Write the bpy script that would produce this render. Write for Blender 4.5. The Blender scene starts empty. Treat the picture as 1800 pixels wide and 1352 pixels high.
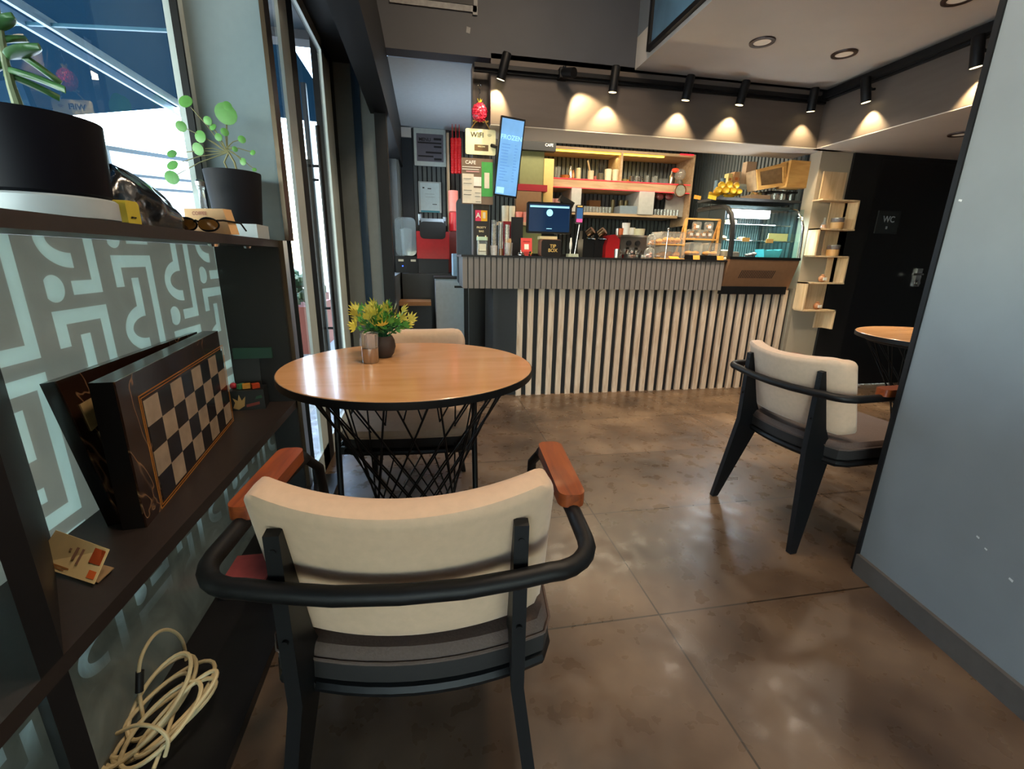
import bpy, bmesh, math, random
from mathutils import Vector, Matrix, Euler
random.seed(7)
SC = bpy.context.scene
COL = SC.collection
PI = math.pi
R = math.radians

# ------------------------------------------------------------ camera, world, exposure
ROWS = [(0.983, 0.031, 0.179), (-0.181, 0.269, 0.946), (0.019, 0.963, -0.270)]
FPX, CX, CY, EYE = 785.0, 900.0, 676.0, 1.10
def _basis():
    def d(x, y): return Vector((x-CX, -(y-CY), FPX))
    Y = d(750, 453).normalized()
    U = -d(845, 3500); U = (U-Y*U.dot(Y)).normalized()
    X = U.cross(Y)
    if X.dot(d(5100, 586)) < 0: X = -X
    return X.normalized(), Y, U
BX, BY, BU = _basis()
CAMLOC = Vector((0, 0, EYE))
cd = bpy.data.cameras.new('camera'); cam = bpy.data.objects.new('camera', cd); COL.objects.link(cam)
cd.sensor_width = 36; cd.lens = FPX/1800*36; cd.clip_start = 0.02; cd.clip_end = 200
M = Matrix(((BX[0], BX[1], -BX[2], 0), (BY[0], BY[1], -BY[2], 0), (BU[0], BU[1], -BU[2], EYE), (0, 0, 0, 1)))
cam.matrix_world = M
SC.camera = cam
def at(x, y, ax, val):
    """point of the plane axis=val seen at photo pixel x, y"""
    v = Vector((x-CX, -(y-CY), FPX))
    r = Vector((BX.dot(v), BY.dot(v), BU.dot(v)))
    return CAMLOC + r*((val-CAMLOC[ax])/r[ax])

SC.view_settings.view_transform = 'Standard'
SC.view_settings.look = 'None'
SC.view_settings.exposure = 1.08
SC.view_settings.gamma = 1.0
SC.view_settings.use_curve_mapping = False
w = bpy.data.worlds.new('world'); SC.world = w; w.use_nodes = True
nt = w.node_tree; bg = nt.nodes['Background']
sky = nt.nodes.new('ShaderNodeTexSky'); sky.sky_type = 'NISHITA'; sky.sun_disc = False
sky.sun_elevation = R(48); sky.sun_rotation = R(-70); sky.air_density = 1.3; sky.dust_density = 1.5
nt.links.new(sky.outputs[0], bg.inputs[0]); bg.inputs[1].default_value = 1.6
try:
    SC.cycles.max_bounces = 8; SC.cycles.transparent_max_bounces = 24
    SC.cycles.sample_clamp_indirect = 4.0; SC.cycles.use_denoising = True
    SC.cycles.caustics_reflective = False; SC.cycles.caustics_refractive = False
except Exception: pass
def light(name, kind, loc, energy, color=(1, 1, 1), rot=None, target=None, **kw):
    l = bpy.data.lights.new(name, kind); l.energy = energy; l.color = color
    for k, v in kw.items(): setattr(l, k, v)
    o = bpy.data.objects.new(name, l); COL.objects.link(o); o.location = loc
    if rot: o.rotation_euler = rot
    if target is not None:
        o.rotation_euler = (Vector(target)-Vector(loc)).to_track_quat('-Z', 'Y').to_euler()
    return o
WARM = (1.0, .74, .42)
light('sun', 'SUN', (-10, 8, 7), 6, (1, .95, .88), target=(-1, 5.0, 0), angle=R(1.0))
# unseen fill lamps added over the double height room (their fittings are built further down)
FILL_PEND = [(0.2, 1.2), (1.1, .4), (.7, 2.0)]
for (x, y) in FILL_PEND:
    light('lamp_fill_light', 'AREA', (x, y, 3.3), 12, (1, .78, .56), rot=(0, 0, 0), shape='DISK', size=.32)

# ------------------------------------------------------------ materials
def lin(h):
    if isinstance(h, str):
        h = h.lstrip('#'); c = [int(h[i:i+2], 16)/255 for i in (0, 2, 4)]
        return tuple((v/12.92 if v <= .04045 else ((v+.055)/1.055)**2.4) for v in c)+(1,)
    return tuple(h)+(1,)
MATS = {}
def mat(name, col, rough=.5, metal=0, noise=.06, scale=30, bump=0, spec=.5, emit=None, es=0, coat=0, sheen=0, stretch=None, trans=0):
    if name in MATS: return MATS[name]
    m = bpy.data.materials.new(name); m.use_nodes = True; n = m.node_tree; b = n.nodes['Principled BSDF']
    c = lin(col)
    b.inputs['Roughness'].default_value = rough; b.inputs['Metallic'].default_value = metal
    b.inputs['Specular IOR Level'].default_value = spec
    b.inputs['Coat Weight'].default_value = coat; b.inputs['Coat Roughness'].default_value = .1
    b.inputs['Sheen Weight'].default_value = sheen
    b.inputs['Transmission Weight'].default_value = trans
    tc = n.nodes.new('ShaderNodeTexCoord'); mp = n.nodes.new('ShaderNodeMapping')
    n.links.new(tc.outputs['Object'], mp.inputs[0])
    if stretch: mp.inputs['Scale'].default_value = stretch
    tx = n.nodes.new('ShaderNodeTexNoise'); tx.inputs['Scale'].default_value = scale; tx.inputs['Detail'].default_value = 5
    n.links.new(mp.outputs[0], tx.inputs['Vector'])
    mx = n.nodes.new('ShaderNodeMix'); mx.data_type = 'RGBA'
    mx.inputs[6].default_value = tuple(max(0, v*(1-noise*2.2)) for v in c[:3])+(1,)
    mx.inputs[7].default_value = tuple(min(1, v*(1+noise*2.2)) for v in c[:3])+(1,)
    n.links.new(tx.outputs[0], mx.inputs[0]); n.links.new(mx.outputs[2], b.inputs['Base Color'])
    if bump:
        bp = n.nodes.new('ShaderNodeBump'); bp.inputs['Strength'].default_value = bump; bp.inputs['Distance'].default_value = .004
        n.links.new(tx.outputs[0], bp.inputs['Height']); n.links.new(bp.outputs[0], b.inputs['Normal'])
    if emit:
        b.inputs['Emission Color'].default_value = lin(emit); b.inputs['Emission Strength'].default_value = es
    MATS[name] = m
    return m
def thin_glass(name, tint=(1, 1, 1), refl=1.0, rough=0.0, body=0.0, bodycol=(1, 1, 1)):
    m = bpy.data.materials.new(name); m.use_nodes = True; n = m.node_tree
    n.nodes.remove(n.nodes['Principled BSDF']); out = n.nodes['Material Output']
    t = n.nodes.new('ShaderNodeBsdfTransparent'); t.inputs[0].default_value = tuple(tint)+(1,)
    g = n.nodes.new('ShaderNodeBsdfGlossy'); g.inputs['Roughness'].default_value = rough
    lw = n.nodes.new('ShaderNodeLayerWeight'); lw.inputs[0].default_value = .5      # facing weight, same from both sides
    f = n.nodes.new('ShaderNodeMath'); f.operation = 'POWER'; f.inputs[1].default_value = 4.0
    n.links.new(lw.outputs['Facing'], f.inputs[0])
    mul = n.nodes.new('ShaderNodeMath'); mul.operation = 'MULTIPLY_ADD'; mul.inputs[1].default_value = .8*refl; mul.inputs[2].default_value = .045*refl
    n.links.new(f.outputs[0], mul.inputs[0])
    mx = n.nodes.new('ShaderNodeMixShader'); n.links.new(mul.outputs[0], mx.inputs[0])
    n.links.new(t.outputs[0], mx.inputs[1]); n.links.new(g.outputs[0], mx.inputs[2]); last = mx
    if body:
        d = n.nodes.new('ShaderNodeBsdfDiffuse'); d.inputs[0].default_value = tuple(bodycol)+(1,)
        m2 = n.nodes.new('ShaderNodeMixShader'); m2.inputs[0].default_value = body
        n.links.new(mx.outputs[0], m2.inputs[1]); n.links.new(d.outputs[0], m2.inputs[2]); last = m2
    n.links.new(last.outputs[0], out.inputs[0]); MATS[name] = m
    return m
def translucent(name, col, amt=.5, col2=None):
    m = bpy.data.materials.new(name); m.use_nodes = True; n = m.node_tree
    n.nodes.remove(n.nodes['Principled BSDF']); out = n.nodes['Material Output']
    d = n.nodes.new('ShaderNodeBsdfDiffuse'); d.inputs[0].default_value = lin(col)
    t = n.nodes.new('ShaderNodeBsdfTranslucent'); t.inputs[0].default_value = lin(col2 or col)
    tx = n.nodes.new('ShaderNodeTexNoise'); tx.inputs['Scale'].default_value = 3
    ad = n.nodes.new('ShaderNodeMath'); ad.operation = 'MULTIPLY_ADD'; ad.inputs[1].default_value = .2; ad.inputs[2].default_value = amt-.1
    n.links.new(tx.outputs[0], ad.inputs[0])
    mx = n.nodes.new('ShaderNodeMixShader'); n.links.new(ad.outputs[0], mx.inputs[0])
    n.links.new(d.outputs[0], mx.inputs[1]); n.links.new(t.outputs[0], mx.inputs[2]); n.links.new(mx.outputs[0], out.inputs[0])
    MATS[name] = m
    return m
def wood(name, c1, c2, scale=3, rough=.35, axis='X', coat=0, knots=False):
    m = bpy.data.materials.new(name); m.use_nodes = True; n = m.node_tree; b = n.nodes['Principled BSDF']
    tc = n.nodes.new('ShaderNodeTexCoord'); mp = n.nodes.new('ShaderNodeMapping'); n.links.new(tc.outputs['Object'], mp.inputs[0])
    s = {'X': (1, 6, 6), 'Y': (9, 1, 9), 'Z': (9, 9, 1)}[axis]; mp.inputs['Scale'].default_value = s
    tx = n.nodes.new('ShaderNodeTexNoise'); tx.inputs['Scale'].default_value = scale; tx.inputs['Detail'].default_value = 8; tx.inputs['Distortion'].default_value = 1.2
    n.links.new(mp.outputs[0], tx.inputs['Vector'])
    cr = n.nodes.new('ShaderNodeValToRGB'); n.links.new(tx.outputs[0], cr.inputs[0])
    cr.color_ramp.elements[0].color = lin(c2); cr.color_ramp.elements[0].position = .3
    cr.color_ramp.elements[1].color = lin(c1); cr.color_ramp.elements[1].position = .62
    last = cr.outputs[0]
    if knots:
        v = n.nodes.new('ShaderNodeTexVoronoi'); v.inputs['Scale'].default_value = 3.2
        mp2 = n.nodes.new('ShaderNodeMapping'); mp2.inputs['Scale'].default_value = tuple(1 if q == 1 else 3.2 for q in s); mp2.inputs['Location'].default_value = (.3, .1, 0)
        n.links.new(tc.outputs['Object'], mp2.inputs[0])
        ds = n.nodes.new('ShaderNodeTexNoise'); ds.inputs['Scale'].default_value = 6; n.links.new(mp2.outputs[0], ds.inputs['Vector'])
        av = n.nodes.new('ShaderNodeMix'); av.data_type = 'RGBA'; av.inputs[0].default_value = .12
        n.links.new(mp2.outputs[0], av.inputs[6]); n.links.new(ds.outputs[1], av.inputs[7]); n.links.new(av.outputs[2], v.inputs['Vector'])
        r2 = n.nodes.new('ShaderNodeValToRGB'); n.links.new(v.outputs[0], r2.inputs[0])
        r2.color_ramp.elements[0].position = .0; r2.color_ramp.elements[0].color = (.38, .25, .17, 1)
        r2.color_ramp.elements[1].position = .17; r2.color_ramp.elements[1].color = (1, 1, 1, 1)
        mm = n.nodes.new('ShaderNodeMix'); mm.data_type = 'RGBA'; mm.blend_type = 'MULTIPLY'; mm.inputs[0].default_value = 1
        n.links.new(last, mm.inputs[6]); n.links.new(r2.outputs[0], mm.inputs[7]); last = mm.outputs[2]
    n.links.new(last, b.inputs['Base Color'])
    b.inputs['Roughness'].default_value = rough; b.inputs['Coat Weight'].default_value = coat
    MATS[name] = m
    return m

GLASS = thin_glass('window_glass', (.86, .93, .95), 1.0)
CLEAR = thin_glass('clear_glass', (.93, .95, .95), 1.6, .03, .10, (.75, .8, .8))
ACRYL = thin_glass('clear_acrylic', (.95, .95, .93), 1.3, .05, .12, (.9, .87, .8))
BLACK = mat('black_paint', '#101114', .55, noise=.1)
BLKM = mat('black_steel', '#0a0b0d', .5, noise=.15, spec=.3)
BLKW = mat('black_laminate', '#0f0f12', .5, noise=.12, scale=60)
SHELF = mat('dark_brown_laminate', '#2b2320', .42, noise=.12, scale=80)
CREAM = mat('cream_velvet', '#cfb296', .85, noise=.05, scale=60, bump=.15, sheen=.25)
TAUPE = mat('taupe_fabric', '#5c4c44', .8, noise=.12, scale=200, bump=.3)
ARMW = wood('armrest_wood', '#94481c', '#6b2c10', 5, .38, 'Y', coat=.2)
OAK = wood('oak_top', '#d3a070', '#be8a58', 1.3, .2, 'X', coat=.15, knots=True)
PALEW = wood('pale_wood', '#cdb089', '#b3936a', 3, .5, 'Z')
BIRCH = wood('birch_ply', '#d9a55e', '#c08a45', 3, .45, 'X')
WALLG = mat('grey_wall_paint', '#747b80', .5, noise=.05, scale=6, bump=.03)
DARKG = mat('dark_grey_paint', '#3e3f42', .55, noise=.08, scale=5)
BEAMM = mat('taupe_paint', '#5a5048', .6, noise=.08, scale=4, stretch=(1, 1, 6))
CEILM = mat('ceiling_paint', '#c4bcb0', .75, noise=.05, scale=3, bump=.05)
BLUEG = mat('blue_grey_paint', '#cfe0ec', .7, noise=.03)
RIB = mat('ribbed_panel', '#5b6262', .5, noise=.06)
RIBD = mat('ribbed_panel_gap', '#1d2022', .6)
ALU = mat('grey_aluminium', '#c0cac6', .4, .0, noise=.04)
WHITE = mat('white_plastic', '#dcdcd6', .4, noise=.02)
CERAM = mat('white_ceramic', '#e6e3da', .25, noise=.02)
STEEL = mat('brushed_steel', '#b0aaa4', .28, 1, noise=.1, stretch=(1, 1, .05), scale=200)
CHROME = mat('chrome', '#d8d8d8', .12, 1, noise=.02)
RED = mat('red_gloss', '#8f1218', .45, noise=.08, coat=.1, spec=.3)
PINK = mat('pink_plastic', '#e58b86', .4, noise=.06)
PAPER = mat('white_paper', '#dfdcd2', .7, noise=.03)
REDLED = mat('red_led', '#ff3a40', .5, emit='#ff2030', es=.9)
YELLED = mat('yellow_led', '#ffe070', .5, emit='#ffd640', es=2.5)
WHLED = mat('white_led_tube', '#ffffff', .5, emit='#f4f8ff', es=14)

# ------------------------------------------------------------ geometry helpers
class MB:
    def __init__(s): s.bm = bmesh.new()
    def _new(s, vs, fs, mi=0, sm=False):
        v = [s.bm.verts.new(p) for p in vs]
        for f in fs:
            try:
                q = s.bm.faces.new([v[i] for i in f]); q.material_index = mi; q.smooth = sm
            except ValueError: pass
        return v
    def hexa(s, p, mi=0):
        return s._new(p, [(0, 3, 2, 1), (4, 5, 6, 7), (0, 1, 5, 4), (1, 2, 6, 5), (2, 3, 7, 6), (3, 0, 4, 7)], mi)
    def box(s, x0, x1, y0, y1, z0, z1, mi=0):
        return s.hexa([(x0, y0, z0), (x1, y0, z0), (x1, y1, z0), (x0, y1, z0), (x0, y0, z1), (x1, y0, z1), (x1, y1, z1), (x0, y1, z1)], mi)
    def obox(s, c, size, rot=(0, 0, 0), mi=0):
        m = Euler(rot).to_matrix(); a, b, d = [q/2 for q in size]; c = Vector(c)
        return s.hexa([c+m@Vector(q) for q in ((-a, -b, -d), (a, -b, -d), (a, b, -d), (-a, b, -d), (-a, -b, d), (a, -b, d), (a, b, d), (-a, b, d))], mi)
    def bar(s, p, q, wx, wy, mi=0, up=(0, 0, 1)):
        p, q = Vector(p), Vector(q); d = (q-p).normalized(); u = Vector(up)
        if abs(d.dot(u)) > .98: u = Vector((0, 1, 0))
        a = d.cross(u).normalized()*wx/2; b = a.cross(d).normalized()*wy/2
        return s.hexa([p-a-b, p+a-b, p+a+b, p-a+b, q-a-b, q+a-b, q+a+b, q-a+b], mi)
    def prism(s, poly, axis, a, b, mi=0):
        def P(u, v, t): return {'x': (t, u, v), 'y': (u, t, v), 'z': (u, v, t)}[axis]
        n = len(poly); vs = [P(u, v, a) for u, v in poly]+[P(u, v, b) for u, v in poly]
        fs = [tuple(range(n-1, -1, -1)), tuple(range(n, 2*n))]+[(i, (i+1) % n, (i+1) % n+n, i+n) for i in range(n)]
        return s._new(vs, fs, mi)
    def rprism(s, w, h, r, axis, a, b, c=(0, 0), mi=0, seg=5):
        pts = []
        for cx, cy, a0 in ((w/2-r, h/2-r, 0), (-w/2+r, h/2-r, 90), (-w/2+r, -h/2+r, 180), (w/2-r, -h/2+r, 270)):
            for i in range(seg+1):
                t = R(a0+90*i/seg); pts.append((c[0]+cx+r*math.cos(t), c[1]+cy+r*math.sin(t)))
        return s.prism(pts, axis, a, b, mi)
    def ring(s, c, u, v, r, n): return [Vector(c)+u*(r*math.cos(2*PI*i/n))+v*(r*math.sin(2*PI*i/n)) for i in range(n)]
    def tube(s, pts, r, n=8, closed=False, mi=0, cap=True):
        pts = [Vector(p) for p in pts]; N = len(pts); rs = r if isinstance(r, (list, tuple)) else [r]*N
        vs = []; u = None
        for i, p in enumerate(pts):
            if closed: d = pts[(i+1) % N]-pts[i-1]
            else: d = pts[min(i+1, N-1)]-pts[max(i-1, 0)]
            d = d.normalized() if d.length > 1e-9 else Vector((0, 0, 1))
            if u is None: u = d.orthogonal().normalized()
            u = (u-d*u.dot(d)); u = u.normalized() if u.length > 1e-6 else d.orthogonal().normalized()
            vs += s.ring(p, u, d.cross(u), rs[i], n)
        fs = []
        for i in range(N if closed else N-1):
            a = i*n; b = ((i+1) % N)*n
            fs += [(a+k, a+(k+1) % n, b+(k+1) % n, b+k) for k in range(n)]
        if not closed and cap: fs += [tuple(range(n-1, -1, -1)), tuple(range((N-1)*n, N*n))]
        return s._new(vs, fs, mi, True)
    def cyl(s, p, q, r0, r1=None, n=16, mi=0): return s.tube([p, q], [r0, r0 if r1 is None else r1], n, mi=mi)
    def lathe(s, prof, c=(0, 0, 0), n=24, mi=0, cap=True, sx=1, sy=1):
        c = Vector(c); vs = []
        for r, z in prof: vs += [c+Vector((r*sx*math.cos(2*PI*i/n), r*sy*math.sin(2*PI*i/n), z)) for i in range(n)]
        fs = []
        for j in range(len(prof)-1): fs += [(j*n+k, j*n+(k+1) % n, (j+1)*n+(k+1) % n, (j+1)*n+k) for k in range(n)]
        if cap:
            if prof[0][0] > 1e-5: fs.append(tuple(range(n-1, -1, -1)))
            if prof[-1][0] > 1e-5: fs.append(tuple(range((len(prof)-1)*n, len(prof)*n)))
        return s._new(vs, fs, mi, True)
    def ball(s, c, r, n=12, sc=(1, 1, 1), mi=0, rot=None):
        c = Vector(c); m = Euler(rot).to_matrix() if rot else Matrix.Identity(3); vs = []; k = n//2
        for j in range(1, k):
            t = PI*j/k
            vs += [c+m@Vector((r*sc[0]*math.sin(t)*math.cos(2*PI*i/n), r*sc[1]*math.sin(t)*math.sin(2*PI*i/n), r*sc[2]*math.cos(t))) for i in range(n)]
        vs += [c+m@Vector((0, 0, r*sc[2])), c-m@Vector((0, 0, r*sc[2]))]; T, B = len(vs)-2, len(vs)-1
        fs = [(j*n+i, (j+1)*n+i, (j+1)*n+(i+1) % n, j*n+(i+1) % n) for j in range(k-2) for i in range(n)]
        fs += [(T, i, (i+1) % n) for i in range(n)]+[(B, (k-2)*n+(i+1) % n, (k-2)*n+i) for i in range(n)]
        return s._new(vs, fs, mi, True)
    def grid(s, rows, mi=0, sm=True, thick=None):
        a, b = len(rows), len(rows[0]); vs = [p for r_ in rows for p in r_]
        return s._new(vs, [(i*b+j, i*b+j+1, (i+1)*b+j+1, (i+1)*b+j) for i in range(a-1) for j in range(b-1)], mi, sm)
    def build(s, name, mats, parent=None, bevel=0, seg=2, loc=None, recalc=True, smooth_all=False, origin=None):
        bm = s.bm
        if bevel:
            es = [e for e in bm.edges if len(e.link_faces) == 2 and e.calc_face_angle(0) > .5]
            bmesh.ops.bevel(bm, geom=es, offset=bevel, segments=seg, affect='EDGES', clamp_overlap=True)
            for f in bm.faces: f.smooth = True
        if recalc: bmesh.ops.recalc_face_normals(bm, faces=bm.faces)
        if smooth_all:
            for f in bm.faces: f.smooth = True
        for e in bm.edges:
            if len(e.link_faces) == 2 and e.calc_face_angle(0) > R(42): e.smooth = False
        if origin is None and parent is None and len(bm.verts):
            xs = [v.co.x for v in bm.verts]; ys = [v.co.y for v in bm.verts]; zs = [v.co.z for v in bm.verts]
            origin = Vector(((min(xs)+max(xs))/2, (min(ys)+max(ys))/2, min(zs)))
        if origin is not None and parent is None:
            for v in bm.verts: v.co -= Vector(origin)
        me = bpy.data.meshes.new(name); bm.to_mesh(me); bm.free()
        for m in (mats if isinstance(mats, (list, tuple)) else [mats]): me.materials.append(m)
        o = bpy.data.objects.new(name, me); COL.objects.link(o)
        if parent is not None: o.parent = parent
        elif origin is not None: o.location = origin
        return o
def thing(name, label, cat, loc=(0, 0, 0), rotz=0, group=None):
    o = bpy.data.objects.new(name, None); COL.objects.link(o); o.empty_display_size = .1
    o.location = loc; o.rotation_euler = (0, 0, rotz); tag(o, label, cat, group)
    return o
def tag(o, label, cat, group=None, kind=None):
    o['label'] = label; o['category'] = cat
    if group: o['group'] = group
    if kind: o['kind'] = kind
    return o
def struct(name, mb, mats, parent=None, **k):
    o = mb.build(name, mats, parent, **k)
    if parent is None: o['kind'] = 'structure'
    return o
def sthing(name, loc=(0, 0, 0)):
    o = bpy.data.objects.new(name, None); COL.objects.link(o); o.location = loc; o['kind'] = 'structure'
    return o
def text_into(mb, s, size, origin, ux, uy, mi=0, align='CENTER', depth=.001):
    """flat lettering added to a mesh, ux = reading direction, uy = up direction"""
    cu = bpy.data.curves.new('t', 'FONT'); cu.body = s; cu.size = size; cu.align_x = align; cu.align_y = 'CENTER'; cu.offset = size*.02
    o = bpy.data.objects.new('t', cu); me = o.to_mesh()
    ux, uy = Vector(ux).normalized(), Vector(uy).normalized(); nz = ux.cross(uy)
    vs = [Vector(origin)+ux*v.co.x+uy*v.co.y+nz*depth for v in me.vertices]
    mb._new(vs, [tuple(p.vertices) for p in me.polygons], mi)
    o.to_mesh_clear(); bpy.data.objects.remove(o); bpy.data.curves.remove(cu)
def arc(c, r, a0, a1, n, plane='xy', z=0):
    out = []
    for i in range(n+1):
        t = R(a0+(a1-a0)*i/n); u, v = c[0]+r*math.cos(t), c[1]+r*math.sin(t)
        out.append((u, v, z) if plane == 'xy' else ((u, z, v) if plane == 'xz' else (z, u, v)))
    return out

# ------------------------------------------------------------ the room
def floor_mat():
    m = bpy.data.materials.new('slate_tile'); m.use_nodes = True; n = m.node_tree; b = n.nodes['Principled BSDF']
    tc = n.nodes.new('ShaderNodeTexCoord'); mp = n.nodes.new('ShaderNodeMapping'); n.links.new(tc.outputs['Object'], mp.inputs[0])
    mp.inputs['Location'].default_value = (-.706, -1.083, 0)
    br = n.nodes.new('ShaderNodeTexBrick'); br.offset = 0; br.inputs['Scale'].default_value = 1
    br.inputs['Brick Width'].default_value = 1.2; br.inputs['Row Height'].default_value = .6; br.inputs['Mortar Size'].default_value = .003
    br.inputs['Color1'].default_value = (.82, .82, .82, 1); br.inputs['Color2'].default_value = (1.12, 1.12, 1.12, 1); br.inputs['Mortar'].default_value = (.22, .22, .22, 1)
    n.links.new(mp.outputs[0], br.inputs['Vector'])
    t1 = n.nodes.new('ShaderNodeTexNoise'); t1.inputs['Scale'].default_value = 2.6; t1.inputs['Detail'].default_value = 6; t1.inputs['Roughness'].default_value = .5; t1.inputs['Distortion'].default_value = .3
    n.links.new(tc.outputs['Object'], t1.inputs['Vector'])
    cr = n.nodes.new('ShaderNodeValToRGB'); n.links.new(t1.outputs[0], cr.inputs[0])
    cr.color_ramp.elements[0].position = .32; cr.color_ramp.elements[0].color = lin('#3d2f24')
    cr.color_ramp.elements[1].position = .7; cr.color_ramp.elements[1].color = lin('#7a6550')
    e = cr.color_ramp.elements.new(.5); e.color = lin('#5a4838')
    mm = n.nodes.new('ShaderNodeMix'); mm.data_type = 'RGBA'; mm.blend_type = 'MULTIPLY'; mm.inputs[0].default_value = 1
    n.links.new(cr.outputs[0], mm.inputs[6]); n.links.new(br.outputs[0], mm.inputs[7]); n.links.new(mm.outputs[2], b.inputs['Base Color'])
    t2 = n.nodes.new('ShaderNodeTexNoise'); t2.inputs['Scale'].default_value = 14; t2.inputs['Detail'].default_value = 3
    n.links.new(tc.outputs['Object'], t2.inputs['Vector'])
    r2 = n.nodes.new('ShaderNodeMapRange'); r2.inputs[1].default_value = .35; r2.inputs[2].default_value = .7; r2.inputs[3].default_value = .24; r2.inputs[4].default_value = .44
    n.links.new(t2.outputs[0], r2.inputs[0]); n.links.new(r2.outputs[0], b.inputs['Roughness'])
    bp = n.nodes.new('ShaderNodeBump'); bp.inputs['Strength'].default_value = .06; bp.inputs['Distance'].default_value = .0015
    n.links.new(t2.outputs[0], bp.inputs['Height']); n.links.new(bp.outputs[0], b.inputs['Normal'])
    return m
FLOORM = floor_mat()
m = MB(); m.box(-.86, 6.0, -3.0, 5.6, -.06, 0); struct('floor', m, FLOORM, origin=(0, 0, 0))

YB = 3.456           # beam and counter band plane
ZS = 2.0             # underside of beams
ZC = 2.415           # ceiling under the mezzanine
YW = 5.362           # back wall behind the bar
# ceilings: double height on the left, mezzanine underside on the right
m = MB(); m.box(1.5, 6.0, -3.0, YB+.4, ZC, ZC+.2); struct('ceiling', m, CEILM)
m = MB(); m.box(-.96, 6.1, -3.1, YW+.1, 3.7, 3.8); struct('ceiling', m, CEILM)
m = MB(); m.box(-.22, 3.3, YB+.16, YW+.05, 2.409, 2.47); struct('ceiling', m, BLUEG)
m = MB(); m.box(3.101, 6.0, -1.0, 3.5, ZS, ZS+.05); struct('ceiling', m, CEILM)
# mezzanine edge going up from the ceiling
m = MB(); m.box(1.5, 1.6, -3.0, YB, ZC+.2, 3.72); struct('wall_mezzanine', m, WALLG)
# wall above the bar beam
m = MB(); m.box(-.96, 6.1, YB, YB+.12, 2.40, 3.72); struct('wall_upper', m, mat('upper_wall_paint', '#46484d', .6, noise=.06, scale=4))
# bar beam, front in taupe board
m = MB(); m.box(.466, 3.10, YB, YB+.36, ZS+.006, 2.43); struct('trim_1', m, BEAMM)
m = MB(); m.box(.466, 3.36, YB+.001, YB+.36, ZS, ZS+.006); struct('ceiling', m, CEILM)
# right beam running towards the camera
m = MB(); m.box(3.10, 3.35, .9, YB+.36, ZS+.006, ZC+.02); struct('trim_2', m, BEAMM)
# dark post at the left end of the bar
m = MB(); m.box(.35, .472, 3.545, 3.66, 1.13, 2.39); struct('trim_3', m, wood('dark_post_wood', '#4a3b2c', '#2c231b', 3, .4, 'Z'))
# ribbed back wall behind the bar
m = MB(); m.box(-.3, 5.0, YW, YW+.1, 0, 2.46, 1)
x = -.26
while x < 4.95:
    m.box(x, x+.034, YW-.018, YW, 0, 2.45, 0); x += .05
struct('wall_back', m, [RIB, RIBD])
# side wall behind the counter on the left, ribbed
m = MB(); m.box(-.40, -.26, 4.9, YW, 0, 2.45, 1); m.box(-.40, -.26, 3.55, 4.9, 0, .95, 1); m.box(-.40, -.26, 3.55, 4.9, 2.38, 2.45, 1)
y = 4.92
while y < YW: m.box(-.26, -.245, y, y+.03, 0.9, 2.45, 0); y += .045
struct('wall_left', m, [RIB, mat('grey_side_paint', '#4f5558', .5)])
w5 = sthing('window_added_5', (-.36, 3.97, 0))  # added unseen side window, sends daylight onto the soffit
m = MB(); m._new([(0, -.42, .95), (0, .93, .95), (0, .93, 2.38), (0, -.42, 2.38)], [(0, 1, 2, 3)]); m.build('pane', GLASS, w5, recalc=False)
m = MB(); m.box(-.02, .03, -.42, -.38, .95, 2.3); m.box(-.02, .03, .89, .93, .95, 2.38); m.build('window_frame', BLKM, w5)
# pier beyond the sliding door: grey panels, a glass strip and black frames
pier = sthing('wall_pier', (-.42, 3.5, 0))
m = MB(); m.box(-.24, .17, -.02, .06, 0, 2.42); m.build('panel', mat('pier_paint', '#6f7675', .45, noise=.05), pier)
m = MB(); m.box(-.03, .02, -.03, -.022, .3, 2.3); m.build('glass_strip', mat('dark_glass', '#2b3f52', .08, noise=.05), pier)
m = MB(); m.box(-.26, -.16, -.05, .06, 0, 2.42); m.box(.105, .18, -.05, .06, 0, 2.42); m.build('frame', BLKM, pier)
# black header and soffit over the door
m = MB(); m.box(-.34, -.22, .2, YW-.02, 2.02, 2.41); struct('trim_4', m, BLKM)
m = MB(); m.box(-.62, -.30, 2.10, 3.55, 2.30, 2.5); struct('trim_5', m, BLACK)
m = MB(); m.box(-.95, -.62, -3, 3.6, 2.45, 3.72); struct('wall_left_upper', m, mat('bluish_dark_paint', '#3a4650', .5))
# grey pillar at the far end of the shelf, black below
m = MB(); m.box(-.86, -.572, 2.082, 2.14, 1.157, 2.6); m.box(-.86, -.60, 2.09, 2.14, 0, 1.157)
struct('wall_pillar', m, mat('pillar_paint', '#7d8f94', .55, noise=.03))
m = MB(); m.box(-.572, -.556, 2.072, 2.14, 1.157, 2.6); m.box(-.60, -.584, 2.08, 2.14, 0, 1.157)
struct('trim_6', m, mat('bronze_trim', '#5d4d3c', .3, .7))
# far right: wall strip, dark wall with the WC door
m = MB(); m.box(3.2, 3.50, 3.5, 3.62, 0, ZS+.02); m.box(3.215, 3.3, 3.62, YW, 0, 2.45); struct('wall_strip', m, mat('strip_paint', '#aca08c', .6, noise=.04, scale=5))
m = MB(); yy = 3.66
while yy < YW-.03: m.box(3.19, 3.215, yy, yy+.032, .95, 2.42); yy += .05
m.box(3.212, 3.216, 3.62, YW, .9, 2.43, 1); o = struct('trim_10', m, [RIB, RIBD])
DARKW = mat('dark_wall_paint', '#0b0b0d', .6, noise=.1)
m = MB(); m.box(3.50, 3.78, 3.48, 3.6, 0, ZS+.02); m.box(4.62, 6.0, 3.48, 3.6, 0, ZS+.02); m.box(3.78, 4.62, 3.48, 3.6, 1.97, ZS+.02); struct('wall_far', m, DARKW)
d = sthing('door_2', (4.2, 3.5, 0))
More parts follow.
